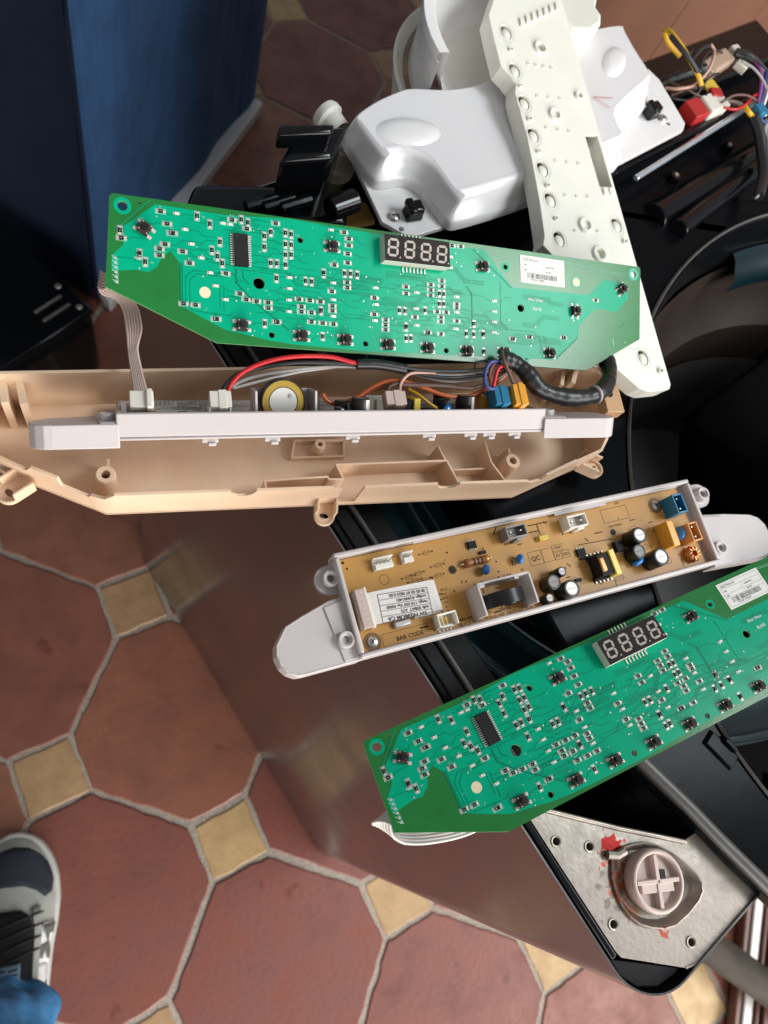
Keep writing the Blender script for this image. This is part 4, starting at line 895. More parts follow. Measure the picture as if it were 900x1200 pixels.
# printed lines and writing
m = MB(); z = ZP
m.rect(18, 2.6, 52, 11.2, 0.25, z, 'tan_print', K); m.text('BAR CODE', 35, 6.6, 3.4, z, 'tan_print', 0, K, 'CENTER', 1.05); m.strip([(42.5, 9.4), (47.5, 9.4)], .9, z+.01, 'tan_print', K)
m.text('SARA PN COST-OUT ----- PW-202', 66.5, 7.9, 2.5, z, 'tan_print', -0.005, K); m.text('HT-PCB-43E-A17997A-01-V07   DATE:2021.10.09', 66.0, 5.0, 2.5, z, 'tan_print', -0.005, K)
m.rect(126.5, 29.3, 136, 38, 0.25, z, 'tan_print', K); m.text('QC', 131.2, 33.4, 4.2, z, 'tan_print', 0, K, 'CENTER'); m.rect(136.6, 29.6, 144.6, 38.0, 0.25, z, 'tan_print', K)
m.rect(145, 29.4, 150.2, 34.2, 0.25, z, 'tan_print', K); m.text('ET', 147.6, 31.7, 2.8, z, 'tan_print', 0, K, 'CENTER'); m.rect(151, 29.6, 156.2, 34.4, 0.25, z, 'tan_print', K); m.text('AO', 153.6, 31.9, 2.8, z, 'tan_print', 0, K, 'CENTER'); m.rect(145.2, 35, 152.5, 39, 0.25, z, 'tan_print', K); m.text('PASS', 148.9, 37, 2.2, z, 'tan_print', 0, K, 'CENTER')
m.text('CN1  BUZZER', 112.5, 46.4, 1.8, z, 'tan_print', 0, K); m.text('CN6 WHITE', 162, 44.3, 1.8, z, 'tan_print', 0, K); m.text('CN2  PURPLE', 192, 42.6, 1.9, z, 'tan_print', 0, K); m.text('LEFT', 203, 57.2, 2.0, z, 'tan_print', 0, K)
m.rect(190, 45.6, 211, 54.8, 0.28, z, 'tan_print', K)
m.strip([(165, 35.6), (191, 34.4)], .55, z, 'tan_print', K); m.strip([(133.5, 55), (148, 55)], .7, z, 'tan_print', K); m.strip([(140, 55), (140, 48)], .7, z+.01, 'tan_print', K); m.strip([(132.5, 50.5), (140, 50.5)], .7, z+.02, 'tan_print', K)
m.strip([(182, 3.5), (182, 8)], .55, z, 'tan_print', K); m.strip([(182, 3.5), (200, 3.5)], .55, z+.01, 'tan_print', K)
m.ring((29.3, 42), 2.9, 3.15, z, 'tan_print', 24, K); m.ring((228, 11.5), 2.5, 2.75, z, 'tan_print', 20, K)
for (x, y) in ((11.9, 8.6), (234.5, 50.0)): m.ring((x, y), 5.0, 5.3, z, 'tan_print', 24, K); m.ring((x, y), 3.4, 5.0, z-.005, 'tan_line', 24, K)
rt = random.Random(4)
for k in range(34):
    x, y = rt.uniform(50, 250), rt.uniform(4, 56); a = rt.choice((0, 0, pi/2, 0.9, -0.9)); L_ = rt.uniform(2, 6); m.strip([(x, y), (x+L_*cos(a), y+L_*sin(a))], 0.7, z+.012+.001*k, 'tan_print', K)
for k in range(7):      # small component footprints
    x, y = ((40, 40), (43, 37), (46, 41), (50, 36), (58, 37), (55, 52), (60, 43))[k]; m.strip([(x, y), (x+9, y+.4)], .28, z+.02, 'tan_print', K); m.rect(x+3, y-1, x+7, y+1.2, .2, z+.021, 'tan_print', K); m.disc((x, y), .6, z+.02, 'tan_print', 8, K); m.disc((x+9, y+.4), .6, z+.02, 'tan_print', 8, K)
for k in range(30): m.disc((rt.uniform(8, 250), rt.uniform(5, 57)), rt.uniform(.35, .7), z+.06, 'tan_print', 8, K)
for (x, y) in ((160, 12), (163, 22), (210, 38), (216, 24), (186, 8)): m.rect(x-3, y-1.4, x+3, y+1.4, .22, z, 'tan_print', K); m.strip([(x-5, y), (x+5, y)], .22, z+.01, 'tan_print', K)
for j, tx in enumerate(('C2  R14', 'Z3', 'D7', 'R23', 'U1')): m.text(tx, (104, 118, 166, 170, 224)[j], (27.5, 28.5, 27, 8, 33)[j], 2.0, z, 'tan_print', 0, K)
for j in range(5): m.text(('HT-C', 'R11', 'R12', '9-C', 'IC')[j], 61.5, 28-2.6*j, 2.0, z, 'tan_print', 0, K)
for j in range(3): m.text(('U4', 'J5', 'U5')[j], (96, 76, 148)[j], (47, 30, 23)[j], 2.0, z, 'tan_print', 0, K)
m.build('board_print', mod)['kind'] = 'stuff'
for x, y, r in ((73.2, 38.5, 2.4), (193.9, 38.5, 2.1), (7.5, 57, 0.8), (9, 53, .6)):
    m = MB(); m.disc((x, y), r, z+.02, 'tan_print', 20, K); m.ring((x, y), r, r*1.2, z+.02, 'tan_line', 20, K); m.build('board_hole', mod)
def pbx(name, bev=0.0003, smooth=35): return m.build(name, mod, bevel=bev, smooth=smooth)
# connectors
def pin_header(x, y, n, mtl='conn_white', wd=6.0):
    global m
    L_ = n*2.6+2; m = MB()
    m.box((x, y, ZP+1.2), (L_, wd, 2.4), mtl, 0, K); m.box((x, y+wd/2-0.5, ZP+3.6), (L_, 1.0, 5.0), mtl, 0, K); m.box((x, y-wd/2+1.6, ZP+3.0), (L_-1, 3.0, 3.2), mtl, 0, K)
    c = pbx('pin_header'); m = MB()
    for k in range(n): m.box((x+(k-(n-1)/2)*2.6, y+0.8, ZP+5.0), (0.7, 0.7, 6), 'steel', 0, K)
    m.build('pin', c)
pin_header(30.2, 51.2, 4, 'conn_white', 7.0); pin_header(46, 51.4, 2, 'conn_white', 6.4)
def shroud(x, y, sx, sy, h, mtl, pins, rz=0, wall=1.0):
    global m
    m = MB(); T = K @ Matrix.Translation((x, y, ZP)) @ Matrix.Rotation(rz, 4, 'Z')
    m.box((0, 0, h*.2), (sx, sy, h*.4), mtl, 0, T)
    for c, d_ in (((0, sy/2-wall/2, h*.7), (sx, wall, h*.6)), ((0, -sy/2+wall/2, h*.7), (sx, wall, h*.6)), ((sx/2-wall/2, 0, h*.7), (wall, sy-2*wall, h*.6)), ((-sx/2+wall/2, 0, h*.7), (wall, sy-2*wall, h*.6))): m.box(c, d_, mtl, 0, T)
    m.box((sx*0.12, -sy/2-0.7, h*.42), (sx*.35, 1.5, h*.84), mtl, 0, T)
    c = pbx('socket'); m = MB()
    for px in pins: m.box((px, 0, h*.6), (0.8, 0.8, h*.55), 'steel', 0, T)
    m.build('pin', c); return c
shroud(118.5, 51.5, 14.5, 8.2, 10, 'conn_grey', (-3.6, 3.6)); shroud(163.5, 49.6, 14.5, 8.4, 10, 'conn_white', (-3.4, 3.4)); shroud(243.6, 45.5, 13.5, 8.6, 13, 'conn_blue', (-3.5, 3.5), pi/2, 1.2); shroud(247.6, 24.8, 13.0, 8.0, 12, 'conn_orange', (-3.5, 3.5), pi/2, 1.1)
m = MB(); T = K @ Matrix.Translation((57.2, 9.6, ZP))
m.box((0, 0, 1), (12.5, 8.5, 2), 'conn_white', 0, T)
for c, d_ in (((0, 3.8, 5), (12.5, 0.9, 7)), ((5.8, 0, 5), (0.9, 7, 7)), ((-5.8, 0, 5), (0.9, 7, 7)), ((0, -3.2, 3), (8, 1.4, 3.4))): m.box(c, d_, 'conn_white', 0, T)
c = pbx('socket'); m = MB()
for k in range(4): m.box((-3.8+2.5*k, -0.5, 3.0), (0.7, 6, 0.7), 'brass', 0, T); m.box((-3.8+2.5*k, -6.5, 0.2), (0.9, 4, 0.4), 'solder', 0, T)
m.build('pin', c)
# ribbon plug at the left, white flat cable with label
m = MB(); m.box((10.0, 27.3, ZP+4), (6.0, 22.5, 8), 'ribbon_pink', 0, K); m.box((13.6, 27.3, ZP+3), (1.4, 23.6, 9), 'conn_white', 0, K); m.box((7.2, 27.3, ZP+2.2), (1.0, 21, 4), 'conn_white', 0, K); plug = pbx('ribbon_plug'); m = MB()
for k in range(7): m.cyl((10.4, 18+3.1*k, ZP+8.0), 0.6, 0.15, 'cap_stripe', 8, M=K)
m.build('contact', plug)
m = MB(); sec = [(13.8, 13.9), (18, 14.3), (30, 14.4), (46, 14.3), (55.0, 14.1), (57.6, 13.0), (57.0, 11.4), (52, 10.6), (40, 10.2)]
v = []; 
for i, (x, zz) in enumerate(sec):
    ty = 0 if i < 2 else -0.9*(i-1)/3
    v += [(x, 17.0+ty*0.9, zz), (x, 35.6+ty*1.1, zz)]
f = [(2*i, 2*i+2, 2*i+3, 2*i+1) for i in range(len(sec)-1)]; m.add(v, f, 'ribbon_white', K); rib = m.build('flat_cable', mod, smooth=None)
sd = rib.modifiers.new('thick', 'SOLIDIFY'); sd.thickness = 0.0005; sd.offset = -1
m = MB(); TL = K @ Matrix.Translation((35.3, 23.8, 14.55)) @ Matrix.Rotation(-0.075, 4, 'Z') @ Matrix.Rotation(pi, 4, 'Z')
m.rect(-15.5, -8.3, 15.5, 8.3, 0.3, 0, 'ink', TL)
for yy in (-5.0, -1.7, 1.5, 4.6): m.strip([(-15.5, yy), (15.5, yy)], .25, 0.01, 'ink', TL)
m.text('SW PREMIUM CA', 0, 6.45, 3.2, 0, 'ink', 0, TL, 'CENTER', 1.0); m.text('soft: 838AT  X75', -14, 3.05, 2.5, 0, 'ink', 0, TL); m.text('rango 110-220 Vac 50/60', -14, -0.1, 2.5, 0, 'ink', 0, TL); m.text('codigo A24401401', -14, -3.4, 2.5, 0, 'ink', 0, TL); m.text('20 02 03 07 0825-0.05', -14, -6.7, 2.5, 0, 'ink', 0, TL)
m.build('cable_print', rib)['kind'] = 'stuff'
m = MB(); m.box((31.8, 14.6, ZP+1.5), (11, 4.4, 3), 'aluminium', 0.05, K); pbx('crystal', 0.0012)
for x, y in ((11.9, 8.6), (234.5, 50.0)):
    m = MB(); m.lathe((x, y, ZP), [(3.3, 0), (3.1, 0.9), (1.8, 1.5), (0, 1.6)], 'steel', 18, K); m.box((x, y, ZP+1.6), (3.4, .6, .15), 'chip_black', .6, K); m.box((x, y, ZP+1.6), (.6, 3.4, .16), 'chip_black', .6, K); pbx('screw', 0, 50)
def ic(x, y, sx, sy, h=2.0):
    global m
    m = MB(); m.box((x, y, ZP+h/2+.2), (sx, sy, h), 'chip_black', 0, K, top=.94)
    for k in range(4):
        for s_ in (-1, 1): m.box((x+(k-1.5)*1.3, y+s_*(sy/2+.5), ZP+.4), (.5, 1.2, .5), 'solder', 0, K)
    pbx('driver_chip', 0)
ic(90.4, 50.6, 5.6, 4.6); ic(163.8, 30.3, 6.2, 5.0); ic(192.4, 28.2, 6.5, 7.2, 4.0)
m = MB(); m.box((96, 44.6, ZP+.8), (4.4, 2, 1.5), 'chip_black', 0, K); pbx('diode', 0)
for x, y in ((172, 27.5), (163, 14.5)): m = MB(); m.box((x-8, y-1, ZP+.9), (4.2, 2.2, 1.6), 'chip_black', 0, K); pbx('diode', 0)
T = K @ Matrix.Translation((89.5, 39.8, ZP+2.7)) @ Matrix.Rotation(pi/2, 4, 'Y')
m = MB(); m.lathe((0, 0, -8.5), [(0, 0), (2.0, .2), (2.7, 1.0), (2.7, 3.0), (2.3, 4.0), (2.3, 13), (2.7, 14), (2.7, 16), (2.0, 16.8), (0, 17)], 'resistor_brown', 18, T); r_ = pbx('resistor', 0, 50); m = MB()
for zz in (-3.2, -0.5, 2.2): m.lathe((0, 0, zz), [(2.36, 0), (2.38, .1), (2.38, 1.0), (2.36, 1.1)], 'part_brown', 18, T)
m.lathe((0, 0, 6.0), [(2.74, 0), (2.74, 1.0)], 'brass', 18, T); m.build('colour_band', r_, smooth=50)
m = MB(); m.tube([(78, 39.8, ZP), (79, 39.8, ZP+2.7), (100, 39.8, ZP+2.7), (101, 39.8, ZP)], .4, 'steel', 6, K); m.build('lead', r_)
def discap(x, y, r, mt, rz=0.2, h0=3.5, flat=.45):
    global m
    m = MB(); T = K @ Matrix.Translation((x, y, ZP+h0)) @ Matrix.Rotation(rz, 4, 'Z'); n = 16; prof = [(r*cos(t), r*sin(t)) for t in [(-pi/2)+pi*k/10 for k in range(11)]]
    m.lathe((0, 0, 0), [(abs(a), b) for a, b in prof], mt, 20, T @ Matrix.Diagonal((1, flat, 1.1, 1)))
    m.tube([(-r*.5, 0, -h0), (-r*.5, 0, 0)], .35, 'steel', 6, T); m.tube([(r*.5, 0, -h0), (r*.5, 0, 0)], .35, 'steel', 6, T); pbx('disc_capacitor', 0, 60)
discap(93.0, 33.2, 3.3, 'cap_blue', 1.2, 4.0, .75); discap(117.6, 34.8, 3.3, 'cap_blue', 1.2, 4.0, .75); discap(201.5, 15.4, 4.6, 'cap_blue', .35, 3.2, .55); discap(241.0, 26.8, 4.6, 'cap_blue', pi/2, 4.6, .45)
m = MB(); m.box((140, 44.8, ZP+1.7), (7.0, 3.4, 3.2), 'yellow_part', 0, K); m.box((140, 44.8, ZP+1), (9.5, 2.2, 1), 'yellow_part', 0, K); pbx('fuse', .0004)
# buzzer in its white frame
m = MB()
FX0, FX1, FY0, FY1, FH = 77.5, 112.5, 5.2, 24.0, 17.5
m.box(((FX0+FX1)/2, FY1, ZP+FH/2), (FX1-FX0, 1.3, FH), 'white_plastic', 0, K); m.box((FX0, (FY0+FY1)/2, ZP+FH/2), (1.3, FY1-FY0, FH), 'white_plastic', 0, K); m.box((FX1, (FY0+FY1)/2, ZP+FH/2), (1.3, FY1-FY0, FH), 'white_plastic', 0, K)
m.box((FX0+2.5, FY1-1.5, ZP+FH-1), (3.6, 2, 2), 'white_plastic', 0, K); m.box((FX1-9, FY1-1.3, ZP+FH-1), (3.0, 2, 2), 'white_plastic', 0, K); m.box(((FX0+FX1)/2, FY1+.2, ZP+FH*.75), (FX1-FX0-2, .5, 1.0), 'white_plastic', 0, K)
pbx('buzzer_frame', .0003)
T = K @ Matrix.Translation((94.0, 12.0, ZP+11.0)) @ Matrix.Rotation(pi/2+.05, 4, 'X')
m = MB(); m.lathe((0, 0, -2.6), [(0.0, 0.4), (6.0, .4), (11.8, 0.2), (13.0, 0.0), (13.0, 5.9), (12.4, 5.9), (12.2, 4.6)], 'cap_sleeve', 44, T); m.lathe((0, 0, -5.2), [(0, 0), (12.6, 0), (13.0, .4), (13.0, 2.6)], 'cap_sleeve', 44, T); bz = pbx('buzzer', 0, 45)
m = MB(); m.ring((0, 0), 8.4, 12.5, 2.4, 'buzzer_face', 44, T); m.disc((0, 0), 8.4, 2.35, 'cap_stripe', 36, T); m.ring((0, 0), 8.2, 8.7, 2.45, 'cap_sleeve', 36, T); m.cyl((4.2, 3.4, 2.4), 1.1, .8, 'steel', 12, M=T); m.build('piezo_disc', bz)
m = MB(); m.disc((0, 0), 12.3, -2.4, 'aluminium', 36, T); m.build('back_plate', bz)
# electrolytic capacitors
def ecap(x, y, r, h, sleeve='cap_sleeve', top='aluminium', tilt=0):
    global m
    m = MB(); T = K @ Matrix.Translation((x, y, ZP)) @ Matrix.Rotation(tilt, 4, 'Y'); m.lathe((0, 0, 0), [(0, 0), (r*.95, 0), (r, .5), (r, 1.2), (r*.96, 1.6), (r, 2.0), (r, h-.5), (r*.9, h), (r*.72, h), (r*.72, h-.25)], sleeve, 28, T); c = pbx('electrolytic_capacitor', 0, 40)
    m = MB(); m.disc((0, 0), r*.73, h-.2, top, 24, T); m.strip([(-r*.6, 0), (r*.6, 0)], .25, h-.17, 'part_brown', T); m.build('vent_cap', c)
    m = MB(); m.lathe((0, 0, 2.2), [(r+.05, 0), (r+.05, h-3)], 'cap_stripe', 6, T, -1.2, -.35); m.build('polarity_stripe', c)
ecap(139.4, 20.2, 3.1, 11, top='cap_stripe'); ecap(131.4, 15.2, 4.9, 11, top='conn_grey'); ecap(140.6, 8.4, 5.6, 13, top='aluminium'); ecap(126.8, 6.6, 3.0, 8, top='cap_stripe')
ecap(203.0, 30.8, 5.4, 13, top='aluminium'); ecap(199.8, 20.8, 4.9, 11, top='conn_grey'); ecap(212.2, 13.6, 5.9, 14, top='aluminium')
# transformer
m = MB(); m.box((174.0, 18.2, ZP+5.5), (14.5, 14, 11), 'chip_black', 0.02, K); m.box((174, 11.4, ZP+2), (16.5, 3, 4), 'chip_black', .02, K); m.box((174, 25.2, ZP+2), (16.5, 3, 4), 'chip_black', .02, K); tr = pbx('transformer', .0005)
m = MB(); m.box((178.0, 18.0, ZP+6), (4.2, 16.5, 12.6), 'yellow_tape', 0.02, K); m.build('tape_wrap', tr, bevel=.0004); m = MB(); m.box((169.4, 18.2, ZP+6), (3.6, 9, 11.8), 'film_orange', 0.02, K); m.build('winding', tr, bevel=.0008)
m = MB()
for k in range(5): m.box((167.5+3*k, 9.4, ZP+.5), (1, 2, 1), 'solder', 0, K); m.box((167.5+3*k, 27.2, ZP+.5), (1, 2, 1), 'solder', 0, K)
m.build('pin', tr)
m = MB(); m.box((229.0, 27.0, ZP+6.5), (5.5, 17.5, 13), 'film_orange', -.03, K); pbx('film_capacitor', .0006)
m = MB(); m.lathe((246.5, 11.2, ZP), [(5.2, 0), (5.4, 1.5), (4.6, 4.5), (2.2, 5.5), (2.0, 2), (0, 2)], 'copper', 20, K); cc_ = pbx('choke_coil', 0, 45)
m = MB()
for k in range(9): a = k*2*pi/9; m.tube([(246.5+2.2*cos(a), 11.2+2.2*sin(a), ZP+5.2), (246.5+4.0*cos(a+.2), 11.2+4.0*sin(a+.2), ZP+5.4), (246.5+5.6*cos(a+.3), 11.2+5.6*sin(a+.3), ZP+2.5)], .55, 'copper', 6, K)
m.build('winding', cc_)
K = K0
# second module, standing on its long edge in the cream tray
SX = Vector((0.9943, 0.107, 0)); ph = radians(33); SN = Vector((-0.107, 0.9943, 0)); SZ = SN*cos(ph)+Vector((0, 0, 1))*sin(ph)
RIM = Vector((-0.02602, 0.18241, 0.972))
mod2 = copy_tree(mod); mod2.matrix_world = frame(RIM - SZ*BH*mm, SX, SZ)
for o_ in [q for c_ in mod2.children for q in c_.children if q.name.startswith('piezo_disc')]:
    o_.data = o_.data.copy()
    for k in range(len(o_.data.materials)):
        if o_.data.materials[k] == MATS['buzzer_face']: o_.data.materials[k] = MATS['brass']
mod2['label'] = 'white tray of a second power board, standing on its long edge in the cream housing'

# ------------------------------------------------------------------ cream housing
hs = thing('cream_tray_housing', 'long shallow cream plastic housing with ribs and screw tabs, white board tray standing inside', 'plastic housing', Matrix.Translation((0.10, 0.20, 0.908)))
Hp = Matrix.Translation((-0.10, -0.20, -0.908))
FA, FB = Vector((-0.0309, 0.1470)), Vector((0.2352, 0.1730))
def fr(t): p = FA.lerp(FB, t); return (p.x, p.y)
def ctop(t): return 0.9395
outl = [(-0.0309, 0.1470, 0.934)]
for t, z in ((0.02, .9395), (0.255, .9395), (0.262, .9345), (0.275, .9315), (0.295, .9315), (0.308, .9345), (0.315, .9395), (0.489, .9395), (0.491, .936), (0.512, .936), (0.513, .913), (0.563, .913), (0.564, .9385), (0.745, .9395), (0.752, .9345), (0.765, .932), (0.785, .932), (0.797, .9345), (0.803, .9395), (0.985, .939)): outl.append((*fr(t), z))
outl += [(0.2352, 0.1730, 0.936), (0.2475, 0.1788, 0.929), (0.2485, 0.1793, 0.936), (0.271, 0.190, 0.940), (0.273, 0.191, 0.935), (0.2936, 0.2003, 0.938), (0.2990, 0.2100, 0.940), (0.3010, 0.2480, 0.946), (0.2955, 0.2590, 0.949), (0.2865, 0.2640, 0.950), (-0.0878, 0.2125, 0.950), (-0.0985, 0.2085, 0.947), (-0.1005, 0.2000, 0.944), (-0.0985, 0.1760, 0.936), (-0.0945, 0.1715, 0.934), (-0.0730, 0.1632, 0.930), (-0.0700, 0.1620, 0.937), (-0.0560, 0.1567, 0.937), (-0.0545, 0.1560, 0.928), (-0.0400, 0.1505, 0.927), (-0.0385, 0.1500, 0.931)]
def walls(outl, zb, th, mt, T):
    n = len(outl); P2 = [Vector(p[:2]) for p in outl]; inn = []
    for i in range(n):
        d1 = (P2[i]-P2[i-1]).normalized(); d2 = (P2[(i+1) % n]-P2[i]).normalized(); n1 = Vector((-d1.y, d1.x)); n2 = Vector((-d2.y, d2.x)); q = (n1+n2).normalized(); k = max(.6, q.dot(n1)); inn.append(P2[i]+q*th/k)
    dr = lambda i: 0.0
    v = [(p.x, p.y, zb) for p in P2]+[(p.x, p.y, o[2]) for p, o in zip(P2, outl)]+[(p.x, p.y, o[2]) for p, o in zip(inn, outl)]+[(p.x, p.y, zb) for p in inn]
    f = []
    for k in range(3): f += [(k*n+i, k*n+(i+1) % n, (k+1)*n+(i+1) % n, (k+1)*n+i) for i in range(n)]
    m = MB(); m.add(v, f, mt, T); return m
m = walls(outl, 0.9081, 0.0018, 'cream_plastic', Hp); m.build('side_wall', hs, bevel=0.0003, smooth=40)
m = MB(); m.prism([p[:2] for p in outl if p[2] > 0.93 or True], 0.9075, 0.9100, 'cream_plastic', Hp); m.build('bottom_panel', hs)
def rib(pts, z1, name='rib', th=0.0014, z0=0.9095, mt='cream_plastic'):
    m = MB()
    for a, b in zip(pts[:-1], pts[1:]):
        d = Vector((b[0]-a[0], b[1]-a[1])); m.box(((a[0]+b[0])/2, (a[1]+b[1])/2, (z0+z1)/2), (d.length+th*.9, th, z1-z0), mt, math.atan2(d.y, d.x), Hp)
    return m.build(name, hs, bevel=0.0003)
rib([(0.0600, 0.1595), (0.0590, 0.1660), (0.0978, 0.1715), (0.0990, 0.1698), (0.1081, 0.1705), (0.1040, 0.1800), (0.1791, 0.1885), (0.1868, 0.1720)], 0.929)
rib([(0.1745, 0.1985), (0.1860, 0.1720)], 0.928); rib([(0.2090, 0.2040), (0.2120, 0.1900), (0.2220, 0.1755)], 0.928); rib([(0.1868, 0.1850), (0.2160, 0.1885)], 0.922)
rib([(0.0780, 0.1890), (0.0800, 0.2010), (0.1130, 0.2040), (0.1125, 0.1925), (0.0780, 0.1890)], 0.915)
rib([(-0.0800, 0.2130), (-0.0765, 0.2000)], 0.941, th=0.004); rib([(-0.0880, 0.2105), (-0.0855, 0.1990)], 0.943, th=0.004); rib([(0.2790, 0.2620), (0.2745, 0.2500)], 0.944, th=0.0035); rib([(0.2700, 0.2600), (0.2670, 0.2490)], 0.941, th=0.003)
m = MB(); m.lathe((0.0955, 0.1965, 0.91), [(0.005, 0), (0.0035, 0.012), (0.0016, 0.012), (0.0014, 0.004)], 'cream_plastic', 16, Hp); m.build('screw_boss', hs, smooth=40)
for x, y in ((-0.0315, 0.1635), (0.2270, 0.1910)):
    m = MB(); m.lathe((x, y, 0.91), [(0.0062, 0), (0.0056, 0.0200), (0.0050, 0.0208), (0.0026, 0.0208), (0.0024, 0.008)], 'cream_plastic', 24, Hp); m.disc((x, y), 0.0025, 0.920, 'chip_black', 14, Hp); m.box((x+.0005, y+.0075, 0.918), (0.0014, 0.008, 0.016), 'cream_plastic', 0, Hp); m.build('screw_boss', hs, smooth=40)
def tab(c, d, L, wd, z, name='screw_tab'):
    """tongue with a rounded end and a hole; c = hole centre, d = outward direction"""
    d = Vector(d).normalized(); s = Vector((-d.y, d.x)); r = wd/2; c = Vector(c)
    pts = [c - d*L + s*r] + [c + s*r*cos(a) + d*r*sin(a) for a in [pi*k/12 for k in range(13)]] + [c - d*L - s*r]
    pts = [(p.x, p.y) for p in pts]
    m = MB(); m.plate(pts, [[(c.x+s.x*.0032*cos(a)+d.x*.0019*sin(a), c.y+s.y*.0032*cos(a)+d.y*.0019*sin(a)) for a in [2*pi*k/14 for k in range(14)]]], z, z+0.0022, 'cream_plastic', Hp)
    for a, b in zip(pts[:-1], pts[1:]):
        e = Vector((b[0]-a[0], b[1]-a[1])); k = 0.004 if e.length < L*.6 else 0.012
        m.box(((a[0]+b[0])/2, (a[1]+b[1])/2, z+k/2), (e.length+.0008, 0.0014, k), 'cream_plastic', math.atan2(e.y, e.x), Hp)
    o = m.build(name, hs, bevel=0.0004)
tab((0.0992, 0.1515), (-0.08, -1), 0.009, 0.0118, 0.9095); tab((-0.0830, 0.1555), (-0.75, -0.65), 0.012, 0.0125, 0.9120); tab((0.2985, 0.1950), (0.9, -0.35), 0.013, 0.0118, 0.9150)
m = MB(); m.box((0.3010, 0.2370, 0.9440), (0.014, 0.022, 0.010), 'cream_dark', 0.1, Hp); m.cyl((0.2985, 0.2400, 0.9485), 0.0030, 0.001, 'chip_black', 14, M=Hp); m.build('corner_bracket', hs, bevel=0.0008)

# ------------------------------------------------------------------ cables
def cable(name, label, cat, pts, r, mt, k=6, flat=1.0, n=10):
    P_ = spline(pts, k); o = P_[0].copy(); m = MB(); m.tube([p-o for p in P_], r, mt, n, flat=flat); ob = m.build(name, smooth=60); ob.location = o; return tag(ob, label, cat)
def ribbon(name, label, pts, wdir, nw, r, mt, k=6):
    root = thing(name, label, 'ribbon cable', Matrix.Translation(pts[0][0] if isinstance(pts[0][0], tuple) else pts[0]))
    o = Vector(pts[0]); P_ = spline(pts, k); n = len(P_)
    for w_ in range(nw):
        m = MB(); q = []
        for i, p in enumerate(P_):
            t = i/(n-1)*(len(wdir)-1); j = min(int(t), len(wdir)-2); d = Vector(wdir[j]).lerp(Vector(wdir[j+1]), t-j)
            q.append(p - o + d*((w_-(nw-1)/2)*r*1.85))
        m.tube(q, r, mt, 8); m.build('wire', root, smooth=60)
    return root
rc = ribbon('ribbon_cable', 'greyish pink flat ribbon cable dropping from the upper green board into the cream housing', [(-0.0279, 0.2557, 0.9900), (-0.0349, 0.2538, 0.9850), (-0.0387, 0.2598, 0.9780), (-0.0358, 0.2584, 0.9720), (-0.0287, 0.2578, 0.9680), (-0.0230, 0.2521, 0.9660), (-0.0199, 0.2386, 0.9660), (-0.0197, 0.2261, 0.9640), (-0.0172, 0.2140, 0.9620), (-0.0148, 0.2030, 0.9630), (-0.0139, 0.1953, 0.9650)], [(0.2, 1.0, 0.2), (0.1, .9, 0.4), (.1, .8, .6), (0.4, .7, .4), (.75, .4, 0.2), (.95, 0.1, 0.1), (.95, 0.1, 0.1), (.5, 0.1, .3), (.6, .1, .2), (.7, 0.1, 0.1), (.85, .1, 0)], 6, 0.00085, 'ribbon_pink')
m = MB(); c = Vector((-0.0133, 0.1930, 0.9665))-Vector((-0.0279, 0.2557, 0.9900)); m.box(c, (0.0125, 0.010, 0.008), 'conn_white', 0.1); m.box((c.x+.004, c.y, c.z+.003), (0.003, 0.0115, 0.006), 'conn_white', 0.1); m.build('plug', rc, bevel=0.0005)
ribbon('ribbon_cable', 'white flat ribbon cable curling out under the lower green board', [(0.1310, -0.0269, 0.9340), (0.1268, -0.0251, 0.9290), (0.1258, -0.0290, 0.9200), (0.1285, -0.0347, 0.9150), (0.1394, -0.0379, 0.9120), (0.1549, -0.0385, 0.9120), (0.1763, -0.0363, 0.9120), (0.1975, -0.0292, 0.9150)], [(.4, .9, .1), (.6, .8, .1), (.9, .3, .3), (.7, -.5, .4), (.2, -.9, .4), (0.1, -1, 0.2), (0.2, -1, 0), (.2, -1, 0)], 7, 0.00095, 'ribbon_white')
hn = thing('wiring_harness', 'bundle of coloured wires with black sleeve, running from the standing board along the cream housing', 'wiring harness', Matrix.Translation((0.1379, 0.2273, 0.9650)))
HO_ = Vector((0.1379, 0.2273, 0.9650))
def hwire(pts, r, mt, label, k=6, n=8, name='wire'):
    m = MB(); m.tube([p-HO_ for p in spline(pts, k)], r, mt, n); o = m.build(name, hn, smooth=60); o['label'] = label; return o
hwire([(0.0320, 0.2010, 0.9640), (0.0338, 0.2073, 0.9680), (0.0406, 0.2151, 0.9710), (0.0534, 0.2221, 0.9730), (0.0696, 0.2269, 0.9740), (0.0902, 0.2300, 0.9730), (0.1034, 0.2288, 0.9720), (0.1111, 0.2285, 0.9710)], 0.0014, 'wire_red', 'red wire arching to the sleeve')
hwire([(0.0291, 0.2013, 0.9640), (0.0311, 0.2075, 0.9670), (0.0384, 0.2149, 0.9690), (0.0528, 0.2204, 0.9700), (0.0726, 0.2250, 0.9710), (0.0986, 0.2282, 0.9700), (0.1117, 0.2291, 0.9690)], 0.0014, 'wire_black', 'black wire beside the red one')
hwire([(0.0307, 0.2019, 0.9620), (0.0333, 0.2071, 0.9640), (0.0436, 0.2138, 0.9660), (0.0632, 0.2200, 0.9670), (0.0888, 0.2264, 0.9670), (0.1122, 0.2292, 0.9670)], 0.0011, 'wire_grey', 'grey wire')
hwire([(0.0365, 0.2102, 0.9600), (0.0490, 0.2143, 0.9620), (0.0739, 0.2229, 0.9640), (0.0999, 0.2294, 0.9650)], 0.0009, 'wire_white', 'thin white wire')
hwire([(0.1079, 0.2281, 0.9710), (0.1197, 0.2295, 0.9710), (0.1309, 0.2297, 0.9700), (0.1395, 0.2295, 0.9690)], 0.0033, 'sheath', 'black shrink sleeve')
